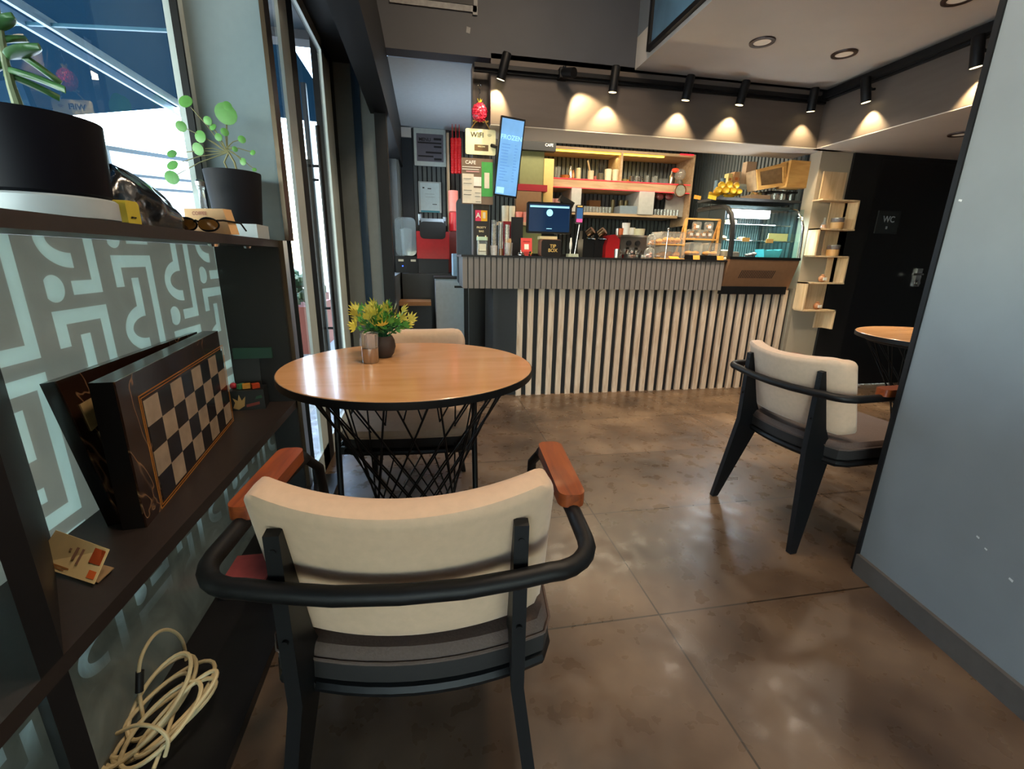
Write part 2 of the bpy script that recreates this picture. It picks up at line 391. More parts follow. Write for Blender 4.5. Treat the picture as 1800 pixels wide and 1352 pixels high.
m = MB(); m.box(-.42, .42, -.02, .03, 0.005, 1.97); m.build('leaf', mat('black_door', '#0d0d10', .35, noise=.1), d, bevel=.004)
m = MB(); m.box(.2, .26, -.035, -.02, .93, 1.09); m.cyl((.23, -.035, 1.04), (.23, -.065, 1.04), .01); m.cyl((.23, -.065, 1.04), (.12, -.065, 1.04), .009); m.cyl((.23, -.04, .96), (.23, -.05, .96), .018)
m.build('door_handle', CHROME, d)
m = MB(); m.box(5.9, 6.0, -3, 3.6, 0, ZC+.1); struct('wall_right_far', m, mat('far_right_paint', '#39393b', .6))
# foreground right wall, slightly turned, with black edge strip and skirting
A = Vector((1.545, 1.165, 0)); B = A+Vector((-.15, -1, 0))*1.5; n_ = Vector((1, -.15, 0)).normalized()
E_ = A+n_*.14; F_ = B+n_*.14
def vwall(p, q, r_, s_, z0, z1):
    mb = MB(); mb.hexa([tuple(v.xy)+(z0,) for v in (p, q, r_, s_)]+[tuple(v.xy)+(z1,) for v in (p, q, r_, s_)]); return mb
G = A+n_*2.2; 
struct('wall_right', vwall(A, E_, F_, B, 0, ZC), WALLG)
dir_ = (B-A).normalized()
p1 = A-dir_*.015-n_*.006; p2 = p1+n_*.152
struct('trim_7', vwall(p1, p2, p2+dir_*.017, p1+dir_*.017, 0, ZC), BLKM)
q1 = A-n_*.014+dir_*.002
struct('baseboard_right', vwall(q1, q1+n_*.015, q1+n_*.015+dir_*1.45, q1+dir_*1.45, 0, .075), mat('skirting_tile', '#4e4b48', .5, noise=.1))
# walls behind the camera
m = MB(); m.box(-.95, -.7, -3.1, -3.0, 0, 3.75); m.box(1.4, 6.0, -3.1, -3.0, 0, 3.75); m.box(-.7, 1.4, -3.1, -3.0, 0, .1); m.box(-.7, 1.4, -3.1, -3.0, 1.25, 3.75)
struct('wall_behind', m, mat('rear_wall_paint', '#77736c', .6))
wb = sthing('window_added_4', (.35, -3.05, 0))  # added unseen rear window, its daylight fills the room
m = MB(); m._new([(-1.05, 0, .1), (1.05, 0, .1), (1.05, 0, 1.25), (-1.05, 0, 1.25)], [(0, 1, 2, 3)]); m.build('pane', GLASS, wb, recalc=False)
m = MB()
for x in (-1.05, -.02, 1.0): m.box(x, x+.05, -.03, .03, .1, 1.25)
m.build('window_frame', ALU, wb)
# patches of missing paint and vent high on the wall
vent = thing('ceiling_vent', 'dark rectangular opening high on the grey wall at the top edge', 'vent', (.09, YB-.005, 2.66))
m = MB(); m.box(-.25, .26, -.01, 0, .02, .25); m.build('opening', BLACK, vent)
m = MB(); m.box(-.27, .28, -.006, .001, -.015, .02); m.box(.255, .285, -.006, .001, -.03, .27); m.build('flaking_edge', mat('bare_plaster', '#9a9a98', .8, noise=.2, scale=40), vent)
m = MB(); m.prism([(.30, 2.53), (.325, 2.525), (.33, 2.56), (.305, 2.565)], 'y', YB-.002, YB+.001); tag(m.build('plaster_chip', MATS['bare_plaster']), 'small pale chip in the grey wall above the bar post', 'paint chip')

def film_mat(name, base, pale, amt, k, oy, oz, cloudy=False):
    """frosted film with a printed arc, bar and dot motif repeating every 24 x 37 cm"""
    m = bpy.data.materials.new(name); m.use_nodes = True; n = m.node_tree; L = n.links
    n.nodes.remove(n.nodes['Principled BSDF']); out = n.nodes['Material Output']
    def mth(op, a, b=None, c=None):
        q = n.nodes.new('ShaderNodeMath'); q.operation = op
        for i, v in enumerate((a, b, c)):
            if v is None: continue
            if isinstance(v, (int, float)): q.inputs[i].default_value = v
            else: L.new(v, q.inputs[i])
        return q.outputs[0]
    tc = n.nodes.new('ShaderNodeTexCoord'); sp_ = n.nodes.new('ShaderNodeSeparateXYZ'); L.new(tc.outputs['Object'], sp_.inputs[0])
    y = mth('MULTIPLY', mth('SUBTRACT', sp_.outputs[1], oy), 1/k); z = mth('MULTIPLY', mth('SUBTRACT', sp_.outputs[2], oz), 1/k)
    q = mth('DIVIDE', mth('SUBTRACT', y, 1.19), .24); c = mth('FLOOR', q); u = mth('MULTIPLY', mth('SUBTRACT', q, c), .24)
    zz = mth('DIVIDE', mth('SUBTRACT', mth('SUBTRACT', z, .965), mth('MULTIPLY', c, .125)), .37)
    v = mth('MULTIPLY', mth('SUBTRACT', mth('SUBTRACT', zz, mth('FLOOR', zz)), 1.0), .37)
    def rng(a, lo, hi): return mth('MULTIPLY', mth('GREATER_THAN', a, lo), mth('LESS_THAN', a, hi))
    def rect(a, b, c_, d): return mth('MULTIPLY', rng(u, a, b), rng(v, c_, d))
    parts = [rect(-.01, .182, -.033, .01), rect(-.01, .034, -.085, 0), rect(.15, .182, -.338, 0), rect(.08, .17, -.338, -.305), rect(.07, .103, -.175, -.063)]
    def ell(cu, cv, ru, rv): 
        a = mth('DIVIDE', mth('SUBTRACT', u, cu), ru); b = mth('DIVIDE', mth('SUBTRACT', v, cv), rv)
        return mth('ADD', mth('MULTIPLY', a, a), mth('MULTIPLY', b, b))
    ring = mth('MULTIPLY', mth('MULTIPLY', mth('LESS_THAN', ell(.1, -.2075, .1, .0675), 1.0), mth('GREATER_THAN', ell(.1, -.2075, .067, .033), 1.0)), mth('LESS_THAN', u, .1))
    parts += [ring, mth('LESS_THAN', ell(.024, -.32, .031, .031), 1.0)]
    mask = parts[0]
    for p in parts[1:]: mask = mth('MAXIMUM', mask, p)
    nz = n.nodes.new('ShaderNodeTexNoise'); nz.inputs['Scale'].default_value = 5; nz.inputs['Detail'].default_value = 4; nz.inputs['Distortion'].default_value = 1.5; L.new(tc.outputs['Object'], nz.inputs['Vector'])
    if cloudy:                                  # cloudy tone, the print fades out low down
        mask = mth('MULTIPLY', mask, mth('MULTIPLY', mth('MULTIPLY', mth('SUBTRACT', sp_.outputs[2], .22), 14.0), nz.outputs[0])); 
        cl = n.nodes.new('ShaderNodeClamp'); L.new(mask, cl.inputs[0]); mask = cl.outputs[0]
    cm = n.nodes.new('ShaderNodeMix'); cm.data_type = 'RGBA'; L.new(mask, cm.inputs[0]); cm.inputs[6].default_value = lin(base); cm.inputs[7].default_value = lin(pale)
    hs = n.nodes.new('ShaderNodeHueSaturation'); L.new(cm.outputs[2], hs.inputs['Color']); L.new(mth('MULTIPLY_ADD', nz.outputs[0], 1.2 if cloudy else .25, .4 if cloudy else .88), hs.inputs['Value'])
    d = n.nodes.new('ShaderNodeBsdfDiffuse'); t = n.nodes.new('ShaderNodeBsdfTranslucent'); L.new(hs.outputs[0], d.inputs[0]); L.new(hs.outputs[0], t.inputs[0])
    mx = n.nodes.new('ShaderNodeMixShader'); mx.inputs[0].default_value = amt; L.new(d.outputs[0], mx.inputs[1]); L.new(t.outputs[0], mx.inputs[2])
    g = n.nodes.new('ShaderNodeBsdfGlossy'); g.inputs['Roughness'].default_value = .18
    lw = n.nodes.new('ShaderNodeLayerWeight'); lw.inputs[0].default_value = .5
    m2 = n.nodes.new('ShaderNodeMixShader'); L.new(mth('MULTIPLY_ADD', mth('POWER', lw.outputs['Facing'], 4.0), .6, .03), m2.inputs[0]); L.new(mx.outputs[0], m2.inputs[1]); L.new(g.outputs[0], m2.inputs[2])
    L.new(m2.outputs[0], out.inputs[0]); MATS[name] = m
    return m
# ------------------------------------------------------------ left windows, film, shelf unit
XW, XF = -.84, -.60
FILM = film_mat('patterned_frosted_film', '#a2a49d', '#c2d0cb', .52, 1.0, 0, 0)
m = MB(); m.box(XW-.004, XW, -1.5, 2.09, .435, 1.13, 0)
struct('window_1', m, FILM, origin=(0, 0, 0))
m = MB(); m.box(-.709, -.705, -1.5, 2.09, 0, .435, 0)
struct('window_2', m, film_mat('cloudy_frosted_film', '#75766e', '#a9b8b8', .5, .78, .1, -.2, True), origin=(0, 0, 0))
m = MB(); m.box(-.86, -.60, -1.5, 2.09, -.001, .03); struct('trim_8', m, BLKW)
m = MB(); m.box(-.60, -.462, -1.5, 2.2, 0, .03); struct('trim_9', m, mat('black_plinth', '#121214', .35, noise=.2))
wd = sthing('window_3', (XW, 0, 0))
m = MB(); m._new([(-.005, -1.5, 1.157), (-.005, 2.06, 1.157), (-.005, 2.06, 2.45), (-.005, -1.5, 2.45)], [(0, 1, 2, 3)]); m.build('pane', GLASS, wd, recalc=False)
m = MB()
for (a, b) in ((2.03, 2.082), (-1.55, -1.49)): m.box(-.03, .012, a, b, 1.15, 2.47)
m.box(-.03, .012, -1.5, 2.06, 2.40, 2.47); m.build('window_frame', ALU, wd, bevel=.003)
m = MB(); m.box(-.005, .018, 2.018, 2.03, 1.157, 2.4); m.build('seal', BLKM, wd)

unit = thing('shelf_unit', 'dark brown and black open shelf unit along the frosted window', 'shelf unit', (-.72, 1.0, 0))
def shelfpart(nm, mt, *b, bv=.002):
    m = MB(); m.box(b[0]+.72, b[1]+.72, b[2]-1, b[3]-1, b[4], b[5]); return m.build(nm, mt, unit, bevel=bv)
shelfpart('shelf', SHELF, XW+.002, XF, -1.4, 2.08, 1.130, 1.157)
shelfpart('shelf', SHELF, XW+.002, XF, -1.4, 2.08, .435, .467)
shelfpart('end_panel', BLKW, XW+.002, XF, 2.06, 2.08, .03, 1.13)
m = MB(); m.hexa([(-.12+.002, -.02, .467), (.12, -.345, .467), (.12, -.30, .467), (-.12+.002, .03, .467)]+[(-.12+.002, -.02, 1.13), (.12, -.345, 1.13), (.12, -.30, 1.13), (-.12+.002, .03, 1.13)])
m.build('divider', BLKW, unit)
m = MB(); m.hexa([(.015, -.25, .03), (.12, -.345, .03), (.12, -.30, .03), (.015, -.20, .03)]+[(.015, -.25, .435), (.12, -.345, .435), (.12, -.30, .435), (.015, -.20, .435)])
m.build('divider', BLKW, unit)
for yy in (1.72, 2.02):
    m = MB(); m.cyl((.02, yy-1, 1.13), (.02, yy-1, 1.122), .018, .014); m.build('puck_light', CHROME, unit)

# ------------------------------------------------------------ sliding glass door
XD = -.57
dr = sthing('door_1', (XD, 2.8, 0))
m = MB()
for a, b in ((2.29, 2.42), (3.14, 3.36)): m.box(-.004, .010, a-2.8, b-2.8, 0, 2.30)
m.box(-.004, .010, -.66, .56, 0, .115); m.box(-.004, .010, -.38, .56, 2.24, 2.30)
m.build('door_frame', ALU, dr, bevel=.003)
m = MB()
for a, b in ((2.42, 2.52), (3.36, 3.60)): m.box(-.006, .011, a-2.8, b-2.8, 0, 2.30)
m.box(-.004, .011, -.70, -.69, 0, 2.30); m.build('door_post', BLKM, dr, bevel=.003)
m = MB(); m._new([(-.001, -.69, .11), (-.001, -.51, .11), (-.001, -.51, 2.26), (-.001, -.69, 2.26)], [(0, 1, 2, 3)]); m.build('pane', GLASS, dr, recalc=False)
m = MB(); m._new([(-.001, -.28, .11), (-.001, .34, .11), (-.001, .34, 2.24), (-.001, -.28, 2.24)], [(0, 1, 2, 3)]); m.build('pane', GLASS, dr, recalc=False)
m = MB()
m.cyl((.04, -.10, .50), (.04, -.10, 1.74), .012, n=12)
for z in (.7, 1.55): m.cyl((0, -.10, z), (.04, -.10, z), .007)
m.build('door_handle', BLKM, dr)
m = MB(); m.cyl((-.045, .02, .50), (-.045, .02, 1.60), .013, n=12); m.cyl((-.045, .02, .8), (-.0, .02, .8), .007); m.cyl((-.045, .02, 1.5), (-.0, .02, 1.5), .007)
m.build('door_handle', BLKM, dr)

# ------------------------------------------------------------ outdoors
m = MB(); m.box(-40, -.86, -20, 60, -.08, -.02); tag(m.build('pavement', mat('pavement', '#b9b6ae', .8, noise=.1, scale=2), origin=(0, 0, 0)), 'pale sunlit paving outside the windows', 'pavement'); bpy.data.objects['pavement']['kind'] = 'structure'
can = thing('patio_canopy', 'blue fabric canopy over the patio outside the left window', 'canopy', (-3, 2, 2.62))
m = MB(); m._new([(2.05, -6, 0), (2.05, 4.3, 0), (.5, 4.0, 0), (-1.0, 4.7, 0), (-3.5, 5.6, 0), (-3.5, -6, 0)], [(0, 1, 2, 3, 4, 5)])
m.build('fabric', translucent('canopy_fabric', '#0b161d', .35, '#0b1d28'), can, recalc=False)
m = MB()
for xx in (.36, .52): m.box(xx, xx+.028, -6, 4.2, -.07, -.01)
m.build('rail', mat('pale_rail', '#a9c6dc', .4), can)
m = MB(); m.bar((2.0, 1.9, -.05), (-3.5, 2.6, -.05), .02, .02); m.build('crossbar', mat('pale_blue_rail', '#4f8094', .4), can)
fence = thing('patio_fence', 'dark horizontal rails of the patio fence beyond the window', 'fence', (-3.2, 5, 0))
for z in (2.08, 1.83, 1.70): 
    m = MB(); m.bar((-1.2, -1.6, z-.12), (.9, 3.6, z+.3), .03, .045 if z > 2 else .03); m.build('rail', mat('fence_blue_grey', '#33424e', .5), fence)
for t in (.1, .5, .9):
    m = MB(); m.box(-1.2+2.1*t-.02, -1.2+2.1*t+.02, -1.6+5.2*t-.02, -1.6+5.2*t+.02, -.02, 2.0+.3*t); m.build('post', MATS['fence_blue_grey'], fence)
m = MB(); m.box(-14, -13, 2, 40, 0, 5.5); tag(m.build('building', mat('far_facade', '#d8d4cc', .8, noise=.06, scale=1)), 'pale building far across the street seen through the window', 'building')
for i, (x, y) in enumerate(((-1.22, 5.2), (-1.22, 6.75), (-1.5, 8.0), (-2.35, 8.6), (-1.05, 4.9))):
    m = MB(); m.box(x-.022, x+.022, y-.022, y+.022, -.02, 2.6); tag(m.build('patio_post', mat('patio_post_dark', '#262c33', .5)), 'dark post of the patio seen through the glass door', 'post', 'dark patio posts beyond the door')
for i, (x, y, c) in enumerate(((-1.6, 6.0, '#7d3a2c'), (-1.9, 7.4, '#6b3328'))):
    t = thing('planter', 'reddish planter box with shrubs beyond the glass door', 'planter', (x, y, -.02), 0, 'planters on the patio')
    m = MB(); m.box(-.3, .3, -.5, .5, 0, .55); m.build('box', mat('terracotta'+str(i), c, .7), t, bevel=.01)
    m = MB()
    for k in range(60):
        m.ball((random.uniform(-.28, .28), random.uniform(-.45, .45), random.uniform(.55, .85)), random.uniform(.04, .08), 6)
    m.build('foliage', mat('shrub_green', '#2f4a2c', .8, noise=.2), t)

# ------------------------------------------------------------ chairs
def chair(label, loc, rotz, seatm=TAUPE, armlen=.25):
    t = thing('armchair', label, 'chair', loc, rotz, None)
    # seat cushion: rounded front, curved rear edge
    def outline(k, z):
        pts = []
        for i in range(13):                                    # rear edge, bowed backwards
            a = -1+2*i/12; pts.append((a*.235*k, -.205*k-.045*(1-a*a)*k, z))
        pts += [(.25*k, -.17*k, z), (.255*k, 0, z), (.25*k, .18*k, z), (.235*k, .225*k, z)]
        for i in range(7):
            a = 1-2*i/6; pts.append((a*.2*k, .245*k+.008*(1-a*a), z))
        pts += [(-.235*k, .225*k, z), (-.25*k, .18*k, z), (-.255*k, 0, z), (-.25*k, -.17*k, z)]
        return pts
    m = MB(); rows = [outline(k, z) for k, z in ((.96, .385), (1.0, .395), (1.0, .43), (.985, .447), (.95, .458), (.6, .464), (.02, .466))]
    n = len(rows[0]); vs = [p for r_ in rows for p in r_]
    m._new(vs, [(j*n+i, j*n+(i+1) % n, (j+1)*n+(i+1) % n, (j+1)*n+i) for j in range(2, len(rows)-1) for i in range(n)]+[tuple(range((len(rows)-1)*n, len(rows)*n))], 0, True)
    m._new(vs[:3*n], [(j*n+i, j*n+(i+1) % n, (j+1)*n+(i+1) % n, (j+1)*n+i) for j in range(2) for i in range(n)]+[tuple(range(n-1, -1, -1))], 1, True)
    bmesh.ops.remove_doubles(m.bm, verts=m.bm.verts, dist=1e-5)
    s = m.build('seat', [seatm, mat('seat_side_fabric', '#1b1817', .75, noise=.1, scale=200)], t)
    m = MB(); m.tube([p for p in outline(1.004, .437)], .0028, 6, closed=True); m.build('piping', seatm, s)
    m = MB(); m.tube([p for p in outline(.97, .375)], .014, 8, closed=True); m.build('seat_frame', BLKM, t)
    # curved upholstered back, concave towards the sitter
    W, z0, z1, th = .240, .468, .788, .070
    def bp(u, v, f):
        x = u*W; z = z0+(z1-z0)*v
        y = -.215-.085*v+.075*u*u                      # leans back, sides come forward
        rr = max(abs(u), abs(2*v-1))
        edge = max(0, 1-((1-rr)/.16)) if rr > .84 else 0
        d = th/2*math.sqrt(max(0, 1-edge**2.2))
        z += -.02*(1-u*u)*(1 if v > .5 else -.6)*abs(2*v-1)
        cr = max(0, abs(u)-.72)/.28; cv = max(0, abs(2*v-1)-.6)/.4
        if cr > 0 and cv > 0:
            k = min(1, math.hypot(cr, cv)); s_ = k and max(cr, cv)/k if math.hypot(cr, cv) > 1 else 1
            q = math.hypot(cr, cv)
            if q > 1:
                cr2, cv2 = cr/q*1.0, cv/q*1.0
                x = math.copysign(W*(.72+.28*cr2), u); z = (z0+z1)/2+math.copysign((z1-z0)/2*(.6+.4*cv2), v-.5)-.02*(1-u*u)*(1 if v > .5 else -.6)*abs(2*v-1)
        return (x, y+f*d, z)
    NU, NV = 30, 22
    us = [math.sin((i/NU-.5)*PI)*.35+(2*i/NU-1)*.65 for i in range(NU+1)]
    vv = [(math.sin((j/NV-.5)*PI)*.4+(2*j/NV-1)*.6+1)/2 for j in range(NV+1)]
    m = MB()
    F = m._new([bp(u, v, 1) for v in vv for u in us], [(j*(NU+1)+i, j*(NU+1)+i+1, (j+1)*(NU+1)+i+1, (j+1)*(NU+1)+i) for j in range(NV) for i in range(NU)], 0, True)
    F = m._new([bp(u, v, -1) for v in vv for u in us], [(j*(NU+1)+i+1, j*(NU+1)+i, (j+1)*(NU+1)+i, (j+1)*(NU+1)+i+1) for j in range(NV) for i in range(NU)], 0, True)
    bmesh.ops.remove_doubles(m.bm, verts=m.bm.verts, dist=.0015)
    bk = m.build('backrest', CREAM, t, smooth_all=False)
    # rear legs: folded steel fins
    for s in (-1, 1):
        x = s*.175; side = [(-.300, .725), (-.284, .728), (-.225, .50), (-.175, .40), (-.20, .33), (-.305, .002), (-.335, .002), (-.300, .42)]
        m = MB(); vs = [(x-.011+s*.0, y, z) for y, z in side]+[(x+.011, y, z) for y, z in side]; k = len(side)
        # foot splays outwards
        vs = [(vx+s*max(0, (.42-z))*.13, y, z) for vx, y, z in vs]
        m._new(vs, [tuple(range(k-1, -1, -1)), tuple(range(k, 2*k))]+[(i, (i+1) % k, (i+1) % k+k, i+k) for i in range(k)])
        lg = m.build('leg', BLKM, t, bevel=.003)
        for z in (.70, .545):
            m = MB(); m.cyl((x, -.296+(.755-z)*-.02, z), (x, -.301+(.755-z)*-.02, z), .005, n=10); m.build('bolt', BLKM, lg)
    # front legs rise to the arms
    for s in (-1, 1):
        m = MB(); m.tube([(s*.268, .235, .002), (s*.262, .215, .40), (s*.264, .175, .60), (s*.280, .13, .648)], .0115, 10); m.build('leg', BLKM, t)
    for s in (-1, 1): m = MB(); m.tube([(s*.176, -.235, .385), (s*.24, .0, .378), (s*.262, .215, .385)], .009, 8); m.build('side_rail', BLKM, t)
    m = MB(); m.bar((-.262, .214, .375), (.262, .214, .375), .018, .03); m.build('stretcher', BLKM, t)
    # bent tube round the back carrying the arms
    pts = [(-.280, .13, .648)]+[(-.288, .0, .650), (-.292, -.14, .651)]
    pts += [(-.292+.075*(1-math.cos(a)), -.235-.075*math.sin(a)*1.0, .651) for a in [R(d) for d in range(0, 91, 15)]]
    L = pts[:]
    back = [(-.17, -.318, .648), (-.09, -.328, .645), (0, -.331, .644)]
    pts = L+back+[(-x, y, z) for x, y, z in reversed(L+back[:-1])]
    m = MB(); m.tube(pts, .0145, 12); m.build('arm_tube', BLKM, t)
    for s in (-1, 1):
        m = MB(); c = s*.290
        pl = []
        for cx, cy, a0 in ((c+.010, armlen-.15-.02, 0), (c-.010, armlen-.15-.02, 90), (c-.008, -.15+.02, 180), (c+.008, -.15+.02, 270)):
            for i in range(5):
                a = R(a0+90*i/4); pl.append((cx+.017*math.cos(a), cy+.02*math.sin(a)))
        m.prism(pl, 'z', .660, .686); m.build('armrest', ARMW, t, bevel=.004)
    return t
chair('cream-backed armchair in front with its back to the camera', (-.026, .872, 0), R(-4.5))
chair('cream-backed armchair by the right wall facing right with dark seat', (1.69, 1.55, 0), R(-86))
chair('armchair with a cream seat behind the round table, facing the camera', (-.085, 1.89, 0), R(180-3), CREAM)

# ------------------------------------------------------------ round tables
def table(label, loc, R_=.412, wires=True):
    t = thing('round_table', label, 'table', loc)
    m = MB(); m.lathe([(R_-.004, .742), (R_-.002, .744), (R_-.004, .746), (0, .746)], n=72); top = m.build('tabletop', OAK, t)
    m = MB(); m.lathe([(0, .716), (R_-.02, .716), (R_, .722), (R_, .743), (R_-.003, .7445), (R_-.005, .742), (R_-.005, .735)], n=72, cap=False); m.build('edge_band', BLKM, t)
    rt, rb, TW = .345, .19, 108
    for r_, z, w_ in ((rt, .708, .007), (rb, .014, .008)):
        m = MB(); m.tube([(r_*math.cos(2*PI*i/48), r_*math.sin(2*PI*i/48), z) for i in range(48)], w_, 8, closed=True); m.build('ring', BLKM, t)
    N = 18
    for i in range(N):
        for s in (1, -1):
            a = 2*PI*i/N+(.09 if s > 0 else 0); b = a+s*R(TW)
            m = MB(); m.cyl((rt*math.cos(a), rt*math.sin(a), .708), (rb*math.cos(b), rb*math.sin(b), .014), .0032, n=6); m.build('wire', BLKM, t)
    m = MB(); m.lathe([(0, .0), (.2, .0), (.2, .006), (0, .008)], n=32); m.build('base_plate', BLKM, t)
    return t
table('round oak-topped table with black wire base in the middle of the room', (-.066, 1.53, 0), .417)
table('second round table, only its edge seen beside the right wall', (2.72, 1.9, 0), .40)

# ------------------------------------------------------------ things on the table
TZ = .746
def leafstar(mb, p, d, L, w_, mi):
    d = Vector(d).normalized(); u = d.orthogonal().normalized(); v = d.cross(u)
    a = random.uniform(0, 6.28); s = u*math.cos(a)+v*math.sin(a)
    n = d.cross(s)
    for k in (-2, -1, 0, 1, 2):
        e = (d*math.cos(k*.42)+s*math.sin(k*.42)).normalized(); l = L*(1-.12*abs(k)); q = Vector(p); si = e.cross(n).normalized()*w_
        mid = q+e*l*.6+n*l*.06; tip = q+e*l+n*l*-.05
        mb._new([q-si*.5, q+si*.5, mid+si, mid-si, tip], [(0, 1, 2, 3), (3, 2, 4)], mi)
c = at(675, 627, 2, TZ); c.z = TZ
pl = thing('potted_plant', 'small artificial green and yellow plant in a dark round pot', 'plant', tuple(c))
m = MB(); m.lathe([(0, 0), (.026, 0), (.036, .012), (.044, .038), (.041, .062), (.033, .078), (.029, .078), (.034, .06), (.03, .05), (0, .05)], n=28); m.build('pot', mat('dark_clay', '#3a302c', .7, noise=.08), pl)
GR = mat('plant_green', '#4f9a45', .5, noise=.25, scale=80); YL = mat('plant_yellow', '#c9c24e', .5, noise=.15, scale=80); DG = mat('plant_dark_green', '#26683f', .5, noise=.2, scale=80)
m = MB(); m2 = MB()
for k in range(64):
    a = random.uniform(0, 2*PI); e = random.uniform(.0, 1.0); el = R(15+70*e)
    d = Vector((math.cos(a)*math.cos(el), math.sin(a)*math.cos(el), math.sin(el)))
    d.x -= .12; L = random.uniform(.06, .112)*(1.15-.25*e)
    p0 = Vector((random.uniform(-.015, .015), random.uniform(-.015, .015), .07)); p1 = p0+d*L+Vector((0, 0, .012))
    m2.tube([p0, (p0+p1)/2+Vector((0, 0, .008)), p1], .0014, 5)
    for q in range(3): leafstar(m, p0.lerp(p1, .4+.2*q), (d+Vector((random.uniform(-.6, .6), random.uniform(-.6, .6), random.uniform(-.1, .6)))), .022, .0026, 0 if q else 2)
    leafstar(m, p1, d+Vector((0, 0, .25)), .040, .0040, 1 if random.random() < .75 else 0)
m.build('leaves', [GR, YL, DG], pl, recalc=False); m2.build('stem', DG, pl)
c = at(652, 637, 2, TZ); c.z = TZ
cup = thing('sugar_holder', 'metal and glass tumbler of sugar sachets on the oak table', 'sachet holder', tuple(c))
m = MB(); m.lathe([(0, 0), (.025, 0), (.027, .004), (.028, .052), (.0275, .052), (.0265, .006), (0, .004)], n=32); m.build('metal_band', STEEL, cup)
m = MB(); m.lathe([(.0275, .052), (.0305, .102), (.0295, .102), (.0268, .052)], n=32, cap=False); m.build('glass_rim', CLEAR, cup)
for i in range(12):
    t = 2*PI*i/9; rr = .014 if i < 9 else .004
    m = MB(); m.obox((rr*math.cos(t), rr*math.sin(t), .058), (.016, .003, .078), (random.uniform(-.08, .08), random.uniform(-.1, .1), t+PI/2+random.uniform(-.3, .3))); m.build('sachet', mat('sachet_paper', '#cbb0a8', .7, noise=.12, scale=60), cup)

# ------------------------------------------------------------ top shelf
TS = 1.157
def succulent_leaf(mb, p, q, w_, th=.006, mi=0, n=8):
    p, q = Vector(p), Vector(q); d = q-p; u = d.cross(Vector((0, 0, 1))).normalized(); v = u.cross(d).normalized()
    rows = []
    for i in range(9):
        t = i/8; ww = w_*math.sin(PI*min(1, t*.9+.08))**.7 if 0 < t < 1 else w_*.12
        c_ = p+d*t+v*(-.1*d.length*t*t)
        rows.append([c_+u*ww*math.cos(2*PI*k/n)+v*th*math.sin(2*PI*k/n) for k in range(n)])
    vs = [x for r_ in rows for x in r_]
    mb._new(vs, [(j*n+i, j*n+(i+1) % n, (j+1)*n+(i+1) % n, (j+1)*n+i) for j in range(8) for i in range(n)]+[tuple(range(n)), tuple(range(8*n, 9*n))], mi, True)
POTM = mat('black_pot', '#0c0b12', .5, noise=.06, spec=.1)
SAUC = mat('pale_saucer', '#b9c3c6', .35, noise=.04)
pt = thing('potted_succulent', 'succulent in the big black pot at the left end of the top shelf', 'plant', (-.722, 1.085, TS))
m = MB(); m.lathe([(0, 0), (.098, 0), (.104, .004), (.104, .038), (.099, .042), (0, .042)], n=48); m.build('saucer', SAUC, pt)
m = MB(); m.lathe([(.09, .042), (.098, .048), (.104, .175), (.104, .18), (.098, .18), (.094, .16), (0, .158)], n=48); m.build('pot', POTM, pt)
LEAF = mat('succulent_green', '#3c6a38', .4, noise=.2, scale=30, spec=.6)
S0 = Vector((-.722, 1.085, TS))
m = MB(); m.tube([at(32, 186, 1, 1.10)-S0, at(20, 150, 1, 1.10)-S0, at(10, 110, 1, 1.10)-S0, at(2, 60, 1, 1.10)-S0, at(-6, 10, 1, 1.10)-S0], [.0085, .007, .006, .005, .004], 8); m.build('stem', mat('succulent_stem', '#7f8a66', .6, noise=.2), pt)
m = MB()
for (a, b, w_, yb) in (((12, 122), (114, 145), .010, 1.06), ((36, 96), (110, 143), .011, 1.12), ((6, 128), (106, 166), .008, 1.14), ((14, 100), (66, 72), .019, 1.06), ((2, 70), (44, 64), .017, 1.14), ((-4, 50), (20, 22), .015, 1.08), ((4, 90), (-40, 60), .017, 1.1), ((6, 112), (-60, 130), .017, 1.1), ((0, 30), (-40, 5), .015, 1.1)):
    p = at(a[0], a[1], 1, 1.10)-S0; q = at(b[0], b[1], 1, yb)-S0
    succulent_leaf(m, p, q, w_)
m.build('leaves', LEAF, pt)
c = at(163, 372, 0, -.70)
m = MB(); m.rprism(.05, .055, .01, 'x', -.725, -.665, (1.245, TS+.028)); m.box(-.664, -.663, 1.232, 1.24, TS+.018, TS+.021, 1); m.box(-.664, -.663, 1.243, 1.25, TS+.018, TS+.021, 1)
tag(m.build('sticky_note_pad', [mat('yellow_plastic', '#d8c33c', .5), BLACK]), 'small yellow block between the big pot and the dark bag', 'box')
# crumpled black plastic bag
m = MB(); NB = 40
rows = []
for j in range(13):
    v = j/12; rad = math.cos(v*PI/2)**.6 if v < 1 else 0
    row = []
    for i in range(NB):
        a = 2*PI*i/NB; wr = 1+.10*math.sin(5*a+4*v)+.06*math.sin(13*a-9*v)+random.uniform(-.03, .03)
        row.append(Vector((.085*rad*wr*math.cos(a), .165*rad*wr*math.sin(a)-.06*v, .140*(v**.9)*(1+.04*math.sin(7*a))+.001)))
    rows.append(row)
vs = [p for r_ in rows for p in r_]
m._new(vs, [(j*NB+i, j*NB+(i+1) % NB, (j+1)*NB+(i+1) % NB, (j+1)*NB+i) for j in range(12) for i in range(NB)]+[tuple(range(NB-1, -1, -1))], 0, True)
bag = m.build('plastic_bag', mat('black_polythene', '#0d1016', .2, noise=.1, scale=12, bump=.9, spec=.9, coat=.6)); bag.location = (-.735, 1.395, TS); tag(bag, 'shiny crumpled black plastic bag on the top shelf', 'bag')
for v in bag.data.vertices: pass
